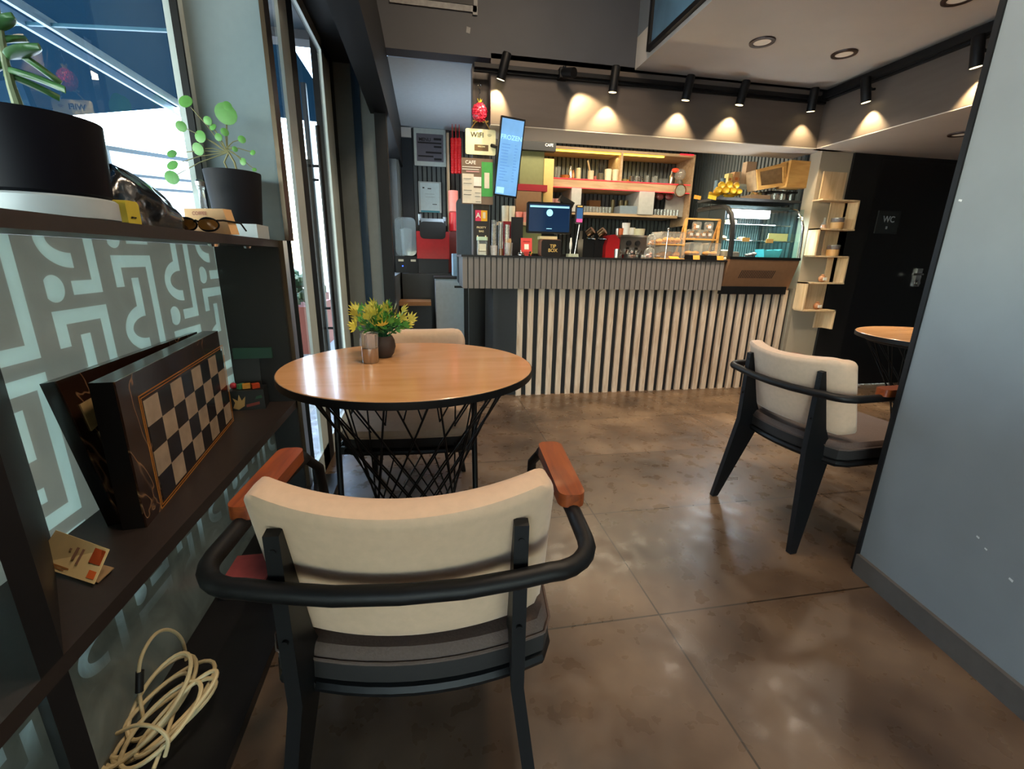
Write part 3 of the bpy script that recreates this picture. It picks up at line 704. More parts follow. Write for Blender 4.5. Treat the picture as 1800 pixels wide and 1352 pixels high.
# sunglasses leaning on an orange box
c = at(362, 392, 0, -.66)
bx = thing('card_box', 'small orange paper box behind the sunglasses', 'box', (-.645, 1.59, TS), R(-18))
m = MB(); m.prism([(-.075, 0), (.075, 0), (.058, .072), (-.070, .072)], 'y', -.015, .02); text_into(m, 'COFFEE', .014, (-.02, -.0155, .058), (1, 0, 0), (0, 0, 1), 1)
m.build('body', [mat('orange_card', '#dcae78', .7), mat('brown_ink', '#9a4a2a', .6)], bx)
sg = thing('sunglasses', 'dark framed sunglasses with amber lenses on the shelf edge', 'sunglasses', (-.66, 1.53, TS+.002), R(75))
m = MB()
for s in (-1, 1):
    m.tube([(.006*abs(math.cos(2*PI*k/20)), s*.034+.031*math.cos(2*PI*k/20), .022+.018*math.sin(2*PI*k/20)) for k in range(20)], .0030, 6, closed=True)
m.tube([(0, -.006, .03), (0, 0, .033), (0, .006, .03)], .003, 6)
for s in (-1, 1): m.tube([(0, s*.065, .033), (.02, s*.070, .035), (.10, s*.068, .033), (.125, s*.066, .012)], .0028, 6)
m.build('frame', BLKM, sg)
for s in (-1, 1):
    m = MB(); m.prism([(s*.034+.030*math.cos(2*PI*k/20), .022+.017*math.sin(2*PI*k/20)) for k in range(20)], 'x', .001, .003)
    m.build('lens', mat('amber_lens', '#a87436', .12, coat=.6), sg)
# ornate glass bottle stand
bt = thing('glass_bottle', 'small clear glass bottle standing in front of the second pot', 'bottle', (-.745, 1.80, TS))
m = MB(); m.lathe([(0, 0), (.026, 0), (.028, .01), (.027, .06), (.014, .085), (.009, .10), (.009, .15), (.012, .152), (.012, .16), (.008, .16)], n=20); m.build('body', CLEAR, bt)
m = MB(); m.lathe([(0, .16), (.013, .162), (.015, .175), (.008, .182), (0, .183)], n=14); m.build('stopper', STEEL, bt)
# second pot with pilea
p2 = thing('potted_pilea', 'small-leaved green plant in a dark pot by the grey pillar', 'plant', (-.695, 1.955, TS))
m = MB(); m.box(-.078, .082, -.07, .06, 0, .05); m.build('saucer', SAUC, p2, bevel=.006)
m = MB(); m.lathe([(.05, .05), (.078, .052), (.093, .226), (.093, .232), (.087, .232), (.084, .215), (0, .213)], n=40); m.build('pot', mat('grey_black_pot', '#18181c', .6, spec=.15), p2)
S0 = Vector((-.695, 1.955, TS)); mS = MB(); mL = MB()
base = Vector((0, 0, .213))
def pileaf(px, py, r_, y=1.93, tilt=0):
    e = at(px, py, 1, y)-S0
    b0 = (at(400, 268, 1, 1.94) if px < 410 else at(396, 262, 1, 1.94))-S0
    mS.tube([b0, b0.lerp(e, .5)+Vector((0, 0, .008)), e], [.002, .0016, .0013], 5)
    r_ *= 1.25
    nrm = Vector((random.uniform(-.5, .5), -1, random.uniform(-.1, .7))).normalized(); u = nrm.orthogonal().normalized(); v = nrm.cross(u)
    K = 14; f = [e+nrm*.004]+[e+u*r_*math.cos(2*PI*k/K)+v*r_*1.1*math.sin(2*PI*k/K) for k in range(K)]
    b_ = [p-nrm*.0015 for p in f]
    mL._new(f, [(0, 1+k, 1+(k+1) % K) for k in range(K)], 0, True); mL._new(b_, [(0, 1+(k+1) % K, 1+k) for k in range(K)], 0, True)
for a in ((397, 200, .027), (399, 186, .012), (365, 212, .011), (374, 223, .010), (384, 241, .010), (352, 240, .016), (348, 262, .016), (425, 245, .010), (444, 268, .008), (427, 284, .010), (395, 232, .010), (447, 298, .006), (413, 262, .007), (326, 178, .018), (302, 270, .013), (303, 290, .016), (302, 312, .018), (318, 222, .014)):
    pileaf(*a)
mS.tube([base+Vector((-.005, 0, 0)), at(394, 285, 1, 1.94)-S0, at(402, 268, 1, 1.94)-S0, at(396, 262, 1, 1.94)-S0], .0035, 6); mS.tube([base+Vector((.02, 0, 0)), at(412, 285, 1, 1.94)-S0, at(403, 270, 1, 1.94)-S0], .004, 6)
mS.build('stem', mat('pilea_stem', '#7d7a4e', .6), p2); mL.build('leaves', mat('pilea_green', '#5f9c4a', .45, noise=.12), p2, recalc=False)

# ------------------------------------------------------------ lower shelf: board games
LZ = .467
MARB = mat('brown_marble', '#2a1b14', .18, noise=.1, coat=.6)
nm = MARB.node_tree
b = nm.nodes['Principled BSDF']
tc = nm.nodes.new('ShaderNodeTexCoord'); wv = nm.nodes.new('ShaderNodeTexNoise'); wv.inputs['Scale'].default_value = 3.2; wv.inputs['Detail'].default_value = 3; wv.inputs['Distortion'].default_value = .9
nm.links.new(tc.outputs['Object'], wv.inputs['Vector'])
cr = nm.nodes.new('ShaderNodeValToRGB'); nm.links.new(wv.outputs[0], cr.inputs[0])
cr.color_ramp.elements[0].position = .494; cr.color_ramp.elements[0].color = lin('#2c1a12'); cr.color_ramp.elements[1].position = .506; cr.color_ramp.elements[1].color = lin('#2f1d14')
e = cr.color_ramp.elements.new(.5); e.color = lin('#8d6a4c')
nm.links.new(cr.outputs[0], b.inputs['Base Color'])
CHW = mat('marble_pale_square', '#b59d84', .25, noise=.25, scale=14, coat=.5); CHB = mat('marble_dark_square', '#1c1a1c', .2, noise=.25, scale=14, coat=.5); GOLD = mat('gold_line', '#c07a2c', .4, .3)
def gamebox(label, p, q, h, th, lean, squares, name='chess_set'):
    """box standing on edge; p->q is the foot line of its printed face (towards the room)"""
    p, q = Vector(p), Vector(q); ux = (q-p).normalized(); L = (q-p).length
    rot = math.atan2(ux.y, ux.x)
    t = thing(name, label, 'board game', (p.x, p.y, p.z), rot)
    # local: x along the box, y into the shelf (+), z up; leaning back
    def T(x, y, z): return (x, y*math.cos(lean)+z*math.sin(lean), z*math.cos(lean)-y*math.sin(lean)+th*math.sin(lean))
    def hb(mb, x0, x1, y0, y1, z0, z1, mi=0): mb.hexa([T(*c_) for c_ in ((x0, y0, z0), (x1, y0, z0), (x1, y1, z0), (x0, y1, z0), (x0, y0, z1), (x1, y0, z1), (x1, y1, z1), (x0, y1, z1))], mi)
    m = MB(); hb(m, 0, L, .004, th, 0, h); m.build('case', mat('black_case', '#0d0b0b', .3, coat=.3), t, bevel=.003)
    m = MB(); hb(m, .0, L, 0, .0045, 0, h); m.build('face_board', MARB, t)
    if squares:
        bx0, bx1, bz0, bz1 = squares; n1 = 8
        m = MB()
        for g, w_ in ((0, .003), (.008, .002)):
            x0, x1, z0, z1 = bx0-.018+g, bx1+.018-g, bz0-.018+g, bz1+.018-g
            hb(m, x0, x1, -.0008, 0, z0, z0+w_); hb(m, x0, x1, -.0008, 0, z1-w_, z1); hb(m, x0, x0+w_, -.0008, 0, z0, z1); hb(m, x1-w_, x1, -.0008, 0, z0, z1)
        m.build('gold_border', GOLD, t)
        m = MB(); dx = (bx1-bx0)/n1; nz = 4; dz = (bz1-bz0)/nz
        for i in range(n1):
            for j in range(nz): hb(m, bx0+i*dx, bx0+(i+1)*dx, -.0012, 0, bz0+j*dz, bz0+(j+1)*dz, (i+j+1) % 2)
        m.build('chessboard', [CHW, CHB], t)
    return t
gamebox('chess set standing on edge with brown marble face and chequered board', (-.676, 1.075, LZ), (-.765, 1.80, LZ), .360, .048, -.005, (.10, .74, .018, .285))
bg_ = gamebox('black game case leaning on the film behind the chess set', (-.738, 1.095, LZ), (-.765, 1.78, LZ), .36, .032, .16, None, 'backgammon_set')
m = MB()
for z0, z1, x0, x1 in ((.235, .30, .03, .17), (.165, .225, .05, .18)):
    m.prism([(x0, z0), (x1, z0+.03), (x1, z1+.01), (x0, z1)], 'y', -.004, .0)
o = m.build('pale_point', mat('pale_marble', '#a98f63', .35, noise=.2), bg_); o.rotation_euler = (-.16, 0, 0)
# block game box with a lid and small toys
blk = thing('block_game_box', 'small black printed box at the far end of the lower shelf', 'box', (-.765, 2.0, LZ), R(8))
m = MB(); m.box(-.065, .065, -.045, .04, 0, .085); 
m.prism([(-.055+.0, .012), (-.035, .004), (-.012, .018), (-.005, .06), (-.02, .042), (-.028, .068), (-.035, .042), (-.052, .055), (-.045, .035)], 'y', -.0465, -.045, 1)
m.prism([(-.005, .012), (.045, .022), (.045, .034), (-.005, .024)], 'y', -.0465, -.045, 2); m.prism([(.03, .045), (.058, .05), (.055, .062), (.035, .056)], 'y', -.0465, -.045, 3)
m.build('box', [mat('black_card', '#0c0e10', .5), mat('tan_print', '#b08a52', .6), mat('rust_print', '#7b2f25', .6), mat('green_print', '#1f4a34', .6)], blk)
m = MB(); m.obox((-.005, .052, .14), (.10, .01, .12), (-.12, 0, 0)); m.build('lid', BLACK, blk)
tag((lambda mb: mb.build('green_box', mat('green_card', '#1b4437', .5)))((lambda mb: (mb.obox((-.745, 2.048, LZ+.225), (.15, .014, .045), (0, .0, .05)), mb)[1])(MB())), 'narrow dark green box at the back of the lower shelf', 'box')
for i, (dx, dz, s_, c, lb) in enumerate(((-.05, .018, .014, '#b32233', 'round crimson toy piece in the black box'), (.0, .012, .012, '#c98a2a', 'yellow toy block in the black box'), (.035, .008, .012, '#b8421f', 'orange-red toy block in the black box'), (-.02, .004, .012, '#3f7a50', 'green toy block in the black box'))):
    m = MB(); p = (-.765+dx, 1.985+.008*dx, LZ+.085+s_)
    m.ball(p, s_, 12) if i == 0 else m.obox(p, (s_*2.4, s_*1.6, s_*1.6), (.05, .0, .3*i))
    tag(m.build('toy_piece', mat('toy'+c[1:], c, .4)), lb, 'toy', 'toys in the black box')
# folded card leaning near the divider
a, b_, c2, d2 = at(98, 932, 0, -.80), at(192, 968, 0, -.70), at(165, 1027, 0, -.655), at(55, 985, 0, -.76)
cd_ = thing('menu_card', 'small cream promotional card with orange drawings on the lower shelf', 'card', (-.73, .96, LZ))
o_ = Vector((-.73, .96, LZ))
lift = lambda p, z: Vector((p.x, p.y, z))-o_
P_ = [at(98, 932, 2, .535)-o_, at(192, 966, 2, .520)-o_, at(165, 1027, 2, .475)-o_, at(57, 992, 2, .475)-o_]
nv = (P_[1]-P_[0]).cross(P_[3]-P_[0]).normalized()
if nv.z < 0: nv = -nv
def cardpt(u, v, h=.0006): return P_[0]*(1-u)*(1-v)+P_[1]*u*(1-v)+P_[2]*u*v+P_[3]*(1-u)*v+nv*h
m = MB(); m.hexa([tuple(cardpt(u, v, -.0012)) for u, v in ((0, 1), (1, 1), (1, 0), (0, 0))]+[tuple(cardpt(u, v, 0)) for u, v in ((0, 1), (1, 1), (1, 0), (0, 0))])
def cq(u0, u1, v0, v1, mi): m._new([tuple(cardpt(u, v)) for u, v in ((u0, v0), (u1, v0), (u1, v1), (u0, v1))], [(0, 3, 2, 1)], mi)
cq(.78, .97, .08, .50, 1); cq(.90, .97, .08, .50, 2); cq(.85, .97, .68, .90, 2); cq(.50, .55, .22, .56, 3); cq(.60, .64, .22, .66, 3); cq(.40, .44, .30, .36, 3)
m._new([tuple(cardpt(u, v)) for u, v in ((.08, .80), (.55, .82), (.56, .86), (.08, .86))], [(0, 3, 2, 1)], 4); m._new([tuple(cardpt(u, v)) for u, v in ((.10, .88), (.48, .93), (.50, .90), (.10, .84))], [(0, 3, 2, 1)], 4)
m.build('front_page', [mat('cream_card', '#dcc48f', .6), mat('rust_ink', '#a3451c', .6), mat('orange_ink', '#d8642a', .6), mat('brown_text_ink', '#8d6a55', .6), mat('ochre_ink', '#a8713a', .6)], cd_, recalc=False)
m = MB(); m.hexa([tuple(x) for x in (P_[3]+Vector((0, .01, -.006)), P_[2]+Vector((0, .01, -.006)), P_[1]+Vector((0, 0, -.045)), P_[0]+Vector((0, 0, -.06)), P_[3]+Vector((0, .01, -.004)), P_[2]+Vector((0, .01, -.004)), P_[1]+Vector((0, 0, -.043)), P_[0]+Vector((0, 0, -.058)))])
m.build('back_page', mat('cream_card_back', '#8d7250', .7), cd_)
# green-lit film seen in the next bay is the same film; red booklet and black box on the plinth
c = at(432, 1000, 2, .09)
rb = thing('booklet', 'dusty red booklet lying low behind the front armchair', 'book', (c.x, c.y, .03))
m = MB(); m.box(-.06, .08, -.07, .08, 0, .045); m.build('black_base', BLACK, rb, bevel=.003)
m = MB(); m.box(-.055, .075, -.06, .08, .045, .058); m.build('cover', mat('dusty_red', '#a04848', .6, noise=.15), rb, bevel=.002)
# coiled white cable
cab = thing('coiled_cable', 'coil of cream extension cable with a black tie on the plinth', 'cable', (-.62, .98, .03))
CAB = mat('cream_cable', '#c7b68c', .5, noise=.05)
m = MB(); o_ = Vector((-.62, .98, .03))
Lp = [((185, 1345), (375, 1165), 34), ((200, 1340), (378, 1195), 26), ((195, 1330), (340, 1155), 36), ((180, 1352), (330, 1185), 24), ((215, 1350), (350, 1200), 30), ((240, 1330), (380, 1180), 18), ((230, 1300), (330, 1150), 30)]
random.seed(3)
for i, (p, q, w_) in enumerate(Lp):
    pts = []
    cx, cy = (p[0]+q[0])/2, (p[1]+q[1])/2; ax, ay = (q[0]-p[0])/2, (q[1]-p[1])/2; ln = math.hypot(ax, ay); bx_, by_ = -ay/ln*w_, ax/ln*w_
    for k in range(32):
        t = 2*PI*k/32; px, py = cx+ax*math.cos(t)+bx_*math.sin(t), cy+ay*math.cos(t)+by_*math.sin(t)
        z = .042+.012*i*(.6+.4*math.cos(t))+.02*(1+math.cos(t))/2
        pts.append(at(px, py, 2, z)-o_)
    m.tube(pts, .0050, 8, closed=True)
pts = [at(*p)-o_ for p in ((252, 1262, 2, .06), (245, 1215, 0, -.694), (247, 1160, 0, -.692), (272, 1116, 0, -.690), (300, 1108, 0, -.686), (322, 1130, 0, -.682), (326, 1180, 0, -.672), (300, 1270, 2, .07), (270, 1352, 2, .05))]
def smooth(P, n=6):
    out = []
    for i in range(len(P)-1):
        p0, p1, p2, p3 = P[max(i-1, 0)], P[i], P[i+1], P[min(i+2, len(P)-1)]
        for k in range(n):
            t = k/n; out.append(.5*((2*p1)+(p2-p0)*t+(2*p0-5*p1+4*p2-p3)*t*t+(3*p1-p0-3*p2+p3)*t**3))
    return out+[P[-1]]
m.tube(smooth(pts), .0042, 8)
pts = [at(*p)-o_ for p in ((205, 1290, 2, .10), (240, 1275, 2, .115), (275, 1280, 2, .115), (295, 1300, 2, .09), (290, 1330, 2, .06))]
m.tube(smooth(pts), .0042, 8)
m.build('cord', CAB, cab)
m = MB(); m.cyl(at(246, 1180, 0, -.693)-o_, at(245, 1216, 0, -.694)-o_, .0085, n=10); m.build('tie', BLACK, cab)

# ------------------------------------------------------------ the bar counter
CT = 1.127
ctr = thing('bar_counter', 'long bar counter with grey ribbed band over pale wood slats', 'counter', (1.8, 3.6, 0))
SX = lambda x: x-1.8
SY = lambda y: y-3.6
m = MB(); m.box(SX(.52), SX(3.19), SY(3.545), SY(3.82), 0, .882); m.box(SX(.50), SX(.535), SY(3.50), SY(4.0), 0, .88); m.build('body', mat('counter_black', '#15171c', .45, noise=.1), ctr)
m = MB(); m.box(SX(.265), SX(2.435), SY(3.47), SY(3.90), .885, CT-.012); m.build('upper_body', mat('counter_grey', '#3d3a38', .5), ctr)
m = MB(); x = .262
while x < 2.43:
    m.box(SX(x), SX(x+.034), SY(YB), SY(3.472), .882, CT-.014); x += .0435
m.build('ribbed_band', mat('rib_taupe', '#776f68', .5, noise=.06, scale=12), ctr)
m = MB(); m.box(SX(.252), SX(2.445), SY(YB-.012), SY(4.03), CT-.014, CT); m.build('worktop', BLKW, ctr, bevel=.002)
SL = wood('slat_wood', '#d6c2ab', '#b79d83', 4, .5, 'Z')
m = MB(); x = .70; 
while x < 3.17:
    m.box(SX(x), SX(x+.044), SY(3.515), SY(3.546), .0, .882); x += .0855
m.build('slats', SL, ctr)
m = MB(); m.box(SX(.70), SX(3.19), SY(3.542), SY(3.548), 0, .882); m.build('slat_backing', mat('slat_backing_black', '#121418', .6), ctr)
m = MB(); m.box(SX(3.172), SX(3.20), SY(3.50), SY(3.6), 0, .9); m.build('end_trim', mat('end_trim_paint', '#8b8273', .5), ctr)
# case shelf part of counter on the right
# ------------------------------------------------------------ display case
dc = thing('display_case', 'curved glass refrigerated pastry case lit inside at the right end of the bar', 'display case', (2.80, 3.46, .885))
X0, X1 = -.355, .30      # local
def sect(k=0): return [(.0, .25), (.03, .25), (.035, .45), (.055, .56), (.10, .64), (.17, .68), (.24, .69)]   # glass profile y,z
m = MB(); m.prism([(.03, 0), (.50, 0), (.50, .25), (-.045, .25), (-.045, .235)], 'x', X0, X1); m.build('base', mat('bronze_steel', '#9a7458', .35, .6, noise=.06), dc, bevel=.004)
m = MB(); m.box(X0-.003, X1-.03, .01, .5, -.035, .03); m.box(X0-.005, X1+.005, -.05, .50, .25, .272); m.build('black_trim', BLKM, dc)
m = MB()
for i in range(20):
    x = X0+.13+i*.0165; m.hexa([(x, .004, .10), (x+.006, .004, .10), (x+.006, -.004, .10), (x, -.004, .10), (x+.012, -.012, .165), (x+.018, -.012, .165), (x+.018, -.0245, .165), (x+.012, -.0245, .165)])
m.build('vent_slots', BLACK, dc)
GP = [(-.035, .272), (-.03, .40), (-.015, .52), (.02, .60), (.08, .655), (.16, .675), (.30, .678)]
gl = MB(); GN = thin_glass('case_glass', (.93, .97, .97), 1.0)
for i in range(len(GP)-1):
    (a, b), (c, d) = GP[i], GP[i+1]; gl._new([(X0+.01, a, b), (X1-.01, a, b), (X1-.01, c, d), (X0+.01, c, d)], [(0, 1, 2, 3)], 0, True)
bmesh.ops.remove_doubles(gl.bm, verts=gl.bm.verts, dist=1e-5); gl.build('curved_glass', GN, dc)
for nm_, xx in (('side_frame', X0), ('side_frame', X1)):
    m = MB(); m.tube([(xx, a, b) for a, b in GP]+[(xx, .5, .678)], .020 if xx < 0 else .011, 8); m.build(nm_, BLKM if xx < 0 else CHROME, dc)
m = MB(); m.box(X1-.008, X1-.002, .0, .5, .272, .66); m.build('side_glass', thin_glass('side_glass_m', (.8, .9, .9), 1), dc)
m = MB(); m.box(X0-.01, X1+.01, .16, .5, .668, .69); m.box(X0, X1, .49, .50, .25, .68); m.box(X0-.002, X0+.004, .1, .5, .27, .67); m.build('cabinet_back', mat('case_interior', '#3f4a4b', .3, .3), dc)
m = MB()
for i in range(26): m.box(X0+.02+i*.024, X0+.03+i*.024, .484, .49, .28, .66)
m.build('back_ribs', mat('case_ribs', '#6d7d7d', .4), dc)
for z in (.40, .53):
    m = MB(); m.box(X0+.012, X1-.012, .06 if z < .5 else .11, .48, z, z+.006); m.build('glass_shelf', thin_glass('shelf_glass%d' % (z*100), (.85, .95, .93), 1.2), dc)
    m = MB(); m.tube([(X0+.012, .058 if z < .5 else .108, z+.004), (X1-.012, .058 if z < .5 else .108, z+.004)], .004, 6); m.build('shelf_rail', CHROME, dc)
m = MB(); m.box(X0+.03, .03, .06, .11, .585, .645); m.build('lamp_tube', WHLED, dc)
light('case_light', 'AREA', (2.75, 3.60, 1.50), 9, (.82, .95, 1), rot=(0, 0, 0), shape='RECTANGLE', size=.5, size_y=.05)
def lid(x, y, z): return (2.80+x, 3.46+y, .885+z)
def food(kind, label, loc, col, s=1, cat='pastry', group='pastries in the display case'):
    m = MB(); x, y, z = loc
    if kind == 'cake': m.lathe([(0, 0), (.07*s, 0), (.07*s, .045*s), (.05*s, .055*s), (0, .058*s)], (x, y, z), 20)
    if kind == 'heap':
        for i in range(7): m.ball((x+random.uniform(-.035, .035)*s, y+random.uniform(-.02, .02), z+.018*s+.006*(i % 3)), .019*s, 8, (1.3, 1, .8))
    if kind == 'loaf': m.ball((x, y, z+.02*s), .045*s, 12, (1.2, .8, .5))
    return tag(m.build(cat.replace(' ', '_'), mat('food_'+col, '#'+col, .6, noise=.2, scale=40)), label, cat, group)
food('loaf', 'brown pastry left on the upper glass shelf of the case', lid(-.30, .2, .408), 'a9713f')
food('cake', 'cake slice plate at the bottom left of the case', lid(-.26, .2, .275), 'b89a7c')
food('heap', 'chocolate balls in the bottom centre of the case', lid(.02, .2, .275), '8a6a66', .9)
food('loaf', 'golden bun in the middle of the upper glass shelf of the case', lid(-.10, .2, .408), 'c98a45', .8)
food('cake', 'flat tart on the top glass shelf of the case', lid(-.2, .25, .538), 'c7a268', .8)
food('cake', 'dark cake in the bottom row between the plate and the chocolate balls', lid(-.13, .25, .275), '5c4034', .8)
food('heap', 'small sweets at the back left of the upper case shelf', lid(-.22, .3, .408), 'c79a62', .8)
m = MB(); m.prism([(-.075, .0), (.075, 0), (.095, .07), (.06, .06), (.0, .065), (-.05, .058), (-.09, .068)], 'y', -.06, .05); o = m.build('tray_liner', mat('turquoise_paper', '#4aa6b4', .6)); o.location = lid(.17, .18, .274); tag(o, 'turquoise paper-lined tray at the bottom right of the display case', 'tray')
m = MB(); m.box(-.10, .09, -.003, .003, 0, .065); o = m.build('info_card', mat('lime_card', '#c4c98a', .6)); o.location = lid(.19, .12, .408); tag(o, 'pale green card on the glass shelf inside the display case', 'card')
for i, (x, z, y, lb) in enumerate(((-.17, .395, .045, 'left'), (.055, .39, .045, 'right'))):
    m = MB(); m.box(-.035, .035, -.002, .002, 0, .032); o = m.build('price_card', mat('kraft_card', '#b58a4a', .7)); o.location = lid(x, y, z); tag(o, 'brown price card, the %s one of two on the case shelf edge' % lb, 'price tag', 'price cards in the case')

# ------------------------------------------------------------ small-object builders
def cyl_thing(name, label, cat, base, r, h, mt, taper=1.0, group=None, hollow=True, handle=False, n=18):
    m = MB()
    pr = [(0, 0), (r*taper, 0), (r, h)] + ([(r*.9, h), (r*taper*.88, h*.08), (0, h*.08)] if hollow else [(0, h)])
    m.lathe(pr, (0, 0, 0), n)
    o = m.build(name, mt, None, origin=(0, 0, 0)); o.location = base; tag(o, label, cat, group)
    if handle:
        m = MB(); m.tube([(r*.95, 0, h*.8), (r*1.5, 0, h*.72), (r*1.55, 0, h*.45), (r*.95, 0, h*.25)], r*.12, 6); m.build('handle', mt, o)
    return o
def bottle(name, label, base, r, h, mt, capm, group=None, cat='bottle'):
    t = thing(name, label, cat, base, 0, group)
    m = MB(); m.lathe([(0, 0), (r, 0), (r, h*.62), (r*.42, h*.78), (r*.38, h*.9), (0, h*.9)], n=16); m.build('body', mt, t)
    m = MB(); m.lathe([(r*.45, h*.88), (r*.45, h), (0, h)], n=12); m.build('cap', capm, t)
    return t
def jar(name, label, base, r, h, mt, lidm, fill=None, group=None, cat='jar', lidh=.12):
    t = thing(name, label, cat, base, 0, group)
    m = MB(); m.lathe([(0, 0), (r*.95, 0), (r, h*.06), (r, h*.8), (r*.82, h*(1-lidh)), (r*.78, h*(1-lidh))], n=20, cap=False); m.build('body', mt, t)
    m = MB(); m.lathe([(0, h*(1-lidh)), (r*.88, h*(1-lidh)), (r*.88, h), (0, h)], n=20); m.build('lid', lidm, t)
    if fill:
        m = MB(); m.lathe([(0, .004), (r*.9, .004), (r*.92, h*.55), (0, h*.6)], n=16); m.build('contents', fill, t)
    return t
def on(px, y, z): 
    """x of the point at depth y, height z, seen at pixel column px (row solved)"""
    lo = at(px, 300, 1, y); hi = at(px, 700, 1, y); t = (z-lo.z)/(hi.z-lo.z); p = lo.lerp(hi, t)
    for _ in range(2):
        row = 300+400*t; q = at(px, row, 1, y)
    return Vector((q.x, y, z))
def pxz(row, col, y): return at(col, row, 1, y).z
def slab(name, label, cat, x0, x1, y0, y1, z0, z1, mt, bevel=.003, group=None, rot=0):
    m = MB(); cx, cy = (x0+x1)/2, (y0+y1)/2; m.box(x0-cx, x1-cx, y0-cy, y1-cy, 0, z1-z0)
    o = m.build(name, mt, None, bevel=bevel, origin=(0, 0, 0)); o.location = (cx, cy, z0); o.rotation_euler.z = rot
    return tag(o, label, cat, group)
# panel facing the camera made of coloured patches: list of (x0,x1,z0,z1,mi)
def panel(name, label, cat, c, w_, h, mats, patches=(), texts=(), th=.006, rotz=0, tilt=0, roll=0, group=None, parent=None, bevel=0):
    m = MB(); m.box(-w_/2, w_/2, 0, th, 0, h, 0)
    for i_, (a, b, z0, z1, mi) in enumerate(patches): m.box((a-.5)*w_, (b-.5)*w_, -.0006-.0003*(i_+1), -.0001, z0*h, z1*h, mi)
    for (s, sz, u, v, mi) in texts: text_into(m, s, sz, ((u-.5)*w_, -.0014-.0003*len(patches), v*h), (1, 0, 0), (0, 0, 1), mi)
    o = m.build(name, mats, parent, origin=(0, 0, 0) if parent is None else None, recalc=True); o.location = c; o.rotation_euler = (tilt, roll, rotz)
    if parent is None: tag(o, label, cat, group)
    return o
INK = mat('dark_ink', '#2a2726', .7); 

# ---- left end of the bar, on the counter
Y1 = 3.56
p = on(846, 3.53, CT)
wh_ = mat('label_white', '#e8e4da', .7)
panel('sign_stand', 'tall black poster board with pink and yellow squares at the left end of the bar', 'sign', (p.x, 3.53, CT), .112, .33,
      [mat('sign_black', '#1c1614', .6), mat('sign_pink', '#d8325a', .6), mat('sign_yellow', '#e8a81e', .6), wh_, mat('sign_cream', '#e3cfa5', .7)],
      [(.1, .48, .74, .97, 1), (.48, .9, .74, .97, 2), (.60, .78, .80, .93, 4), (.2, .28, .40, .43, 4), (.75, .83, .40, .43, 4)],
      [('FROST\'Y', .019, .5, .60, 4), ('BAG', .019, .5, .52, 4), ('A', .05, .29, .855, 3)], .012)
t = thing('glass_jar', 'square glass jar with mint lid and cream label before the black poster board', 'jar', (p.x+.002, 3.492, CT))
m = MB(); m.rprism(.078, .06, .012, 'z', .0, .105); m.build('body', CLEAR, t)
m = MB(); m.rprism(.07, .052, .01, 'z', .004, .045); m.build('contents', mat('jar_brown', '#6b5132', .8, noise=.3, scale=80), t)
m = MB(); m.box(-.025, .025, -.032, -.0305, .03, .08); m.build('paper_label', mat('cream_label', '#d9d2b8', .7), t)
m = MB(); m.rprism(.08, .062, .012, 'z', .105, .13); m.build('lid', mat('mint_lid', '#b9cfb0', .4), t)
for i, (px, hh) in enumerate(((868, .265), (880, .25), (891, .235))):
    t = thing('cup_dispenser', 'clear tube of stacked cups, %s of the row beside the black poster board' % ('first', 'second', 'third')[i], 'cup dispenser', tuple(on(px, 3.66, CT)), 0, 'tubes of stacked paper cups')
    m = MB(); m.lathe([(.019, 0), (.019, hh), (.017, hh), (.017, .01)], n=20, cap=False); m.build('tube', ACRYL, t)
    m = MB()
    for k in range(9): m.lathe([(.011, .02+k*.024), (.0155, .04+k*.024), (.0155, .042+k*.024)], n=14)
    m.build('stacked_cups', CERAM if i != 1 else STEEL, t)
cyl_thing('paper_cup', 'white printed cup on the bar in front of the cup tubes', 'cup', on(868, 3.53, CT), .028, .072, mat('printed_white', '#cfcac6', .5, noise=.15, scale=90), .85)
cyl_thing('amber_bottle', 'small brown glass bottle between the white cup and the straw jar', 'bottle', on(881, 3.53, CT), .016, .05, mat('amber_glass', '#6a3d16', .15, coat=.6), hollow=False)
t = thing('straw_jar', 'glass jar of wrapped wooden stirrers standing on the bar', 'jar', tuple(on(894, 3.54, CT)))
m = MB(); m.lathe([(0, 0), (.028, 0), (.033, .095), (.031, .095), (.026, .006)], n=24, cap=False); m.build('body', CLEAR, t)
m = MB()
for k in range(14):
    a = random.uniform(0, 6.28); r_ = random.uniform(0, .016); m.bar((r_*math.cos(a), r_*math.sin(a), .004), (r_*1.5*math.cos(a), r_*1.5*math.sin(a), .10+random.uniform(-.01, .03)), .006, .002)
m.build('stirrers', mat('stirrer_wood', '#c79c6c', .6, noise=.2), t)
slab('red_carton', 'tall red carton with a round picture behind the straw jar', 'box', on(886, 3.8, CT).x-.01, on(886, 3.8, CT).x+.055, 3.8, 3.86, CT, CT+.27, mat('red_carton', '#b3242e', .5, noise=.15, scale=8))
slab('black_board', 'tall black slanted board left of the till screen', 'board', on(908, 3.74, CT).x-.045, on(908, 3.74, CT).x+.05, 3.74, 3.76, CT, CT+.30, BLACK)
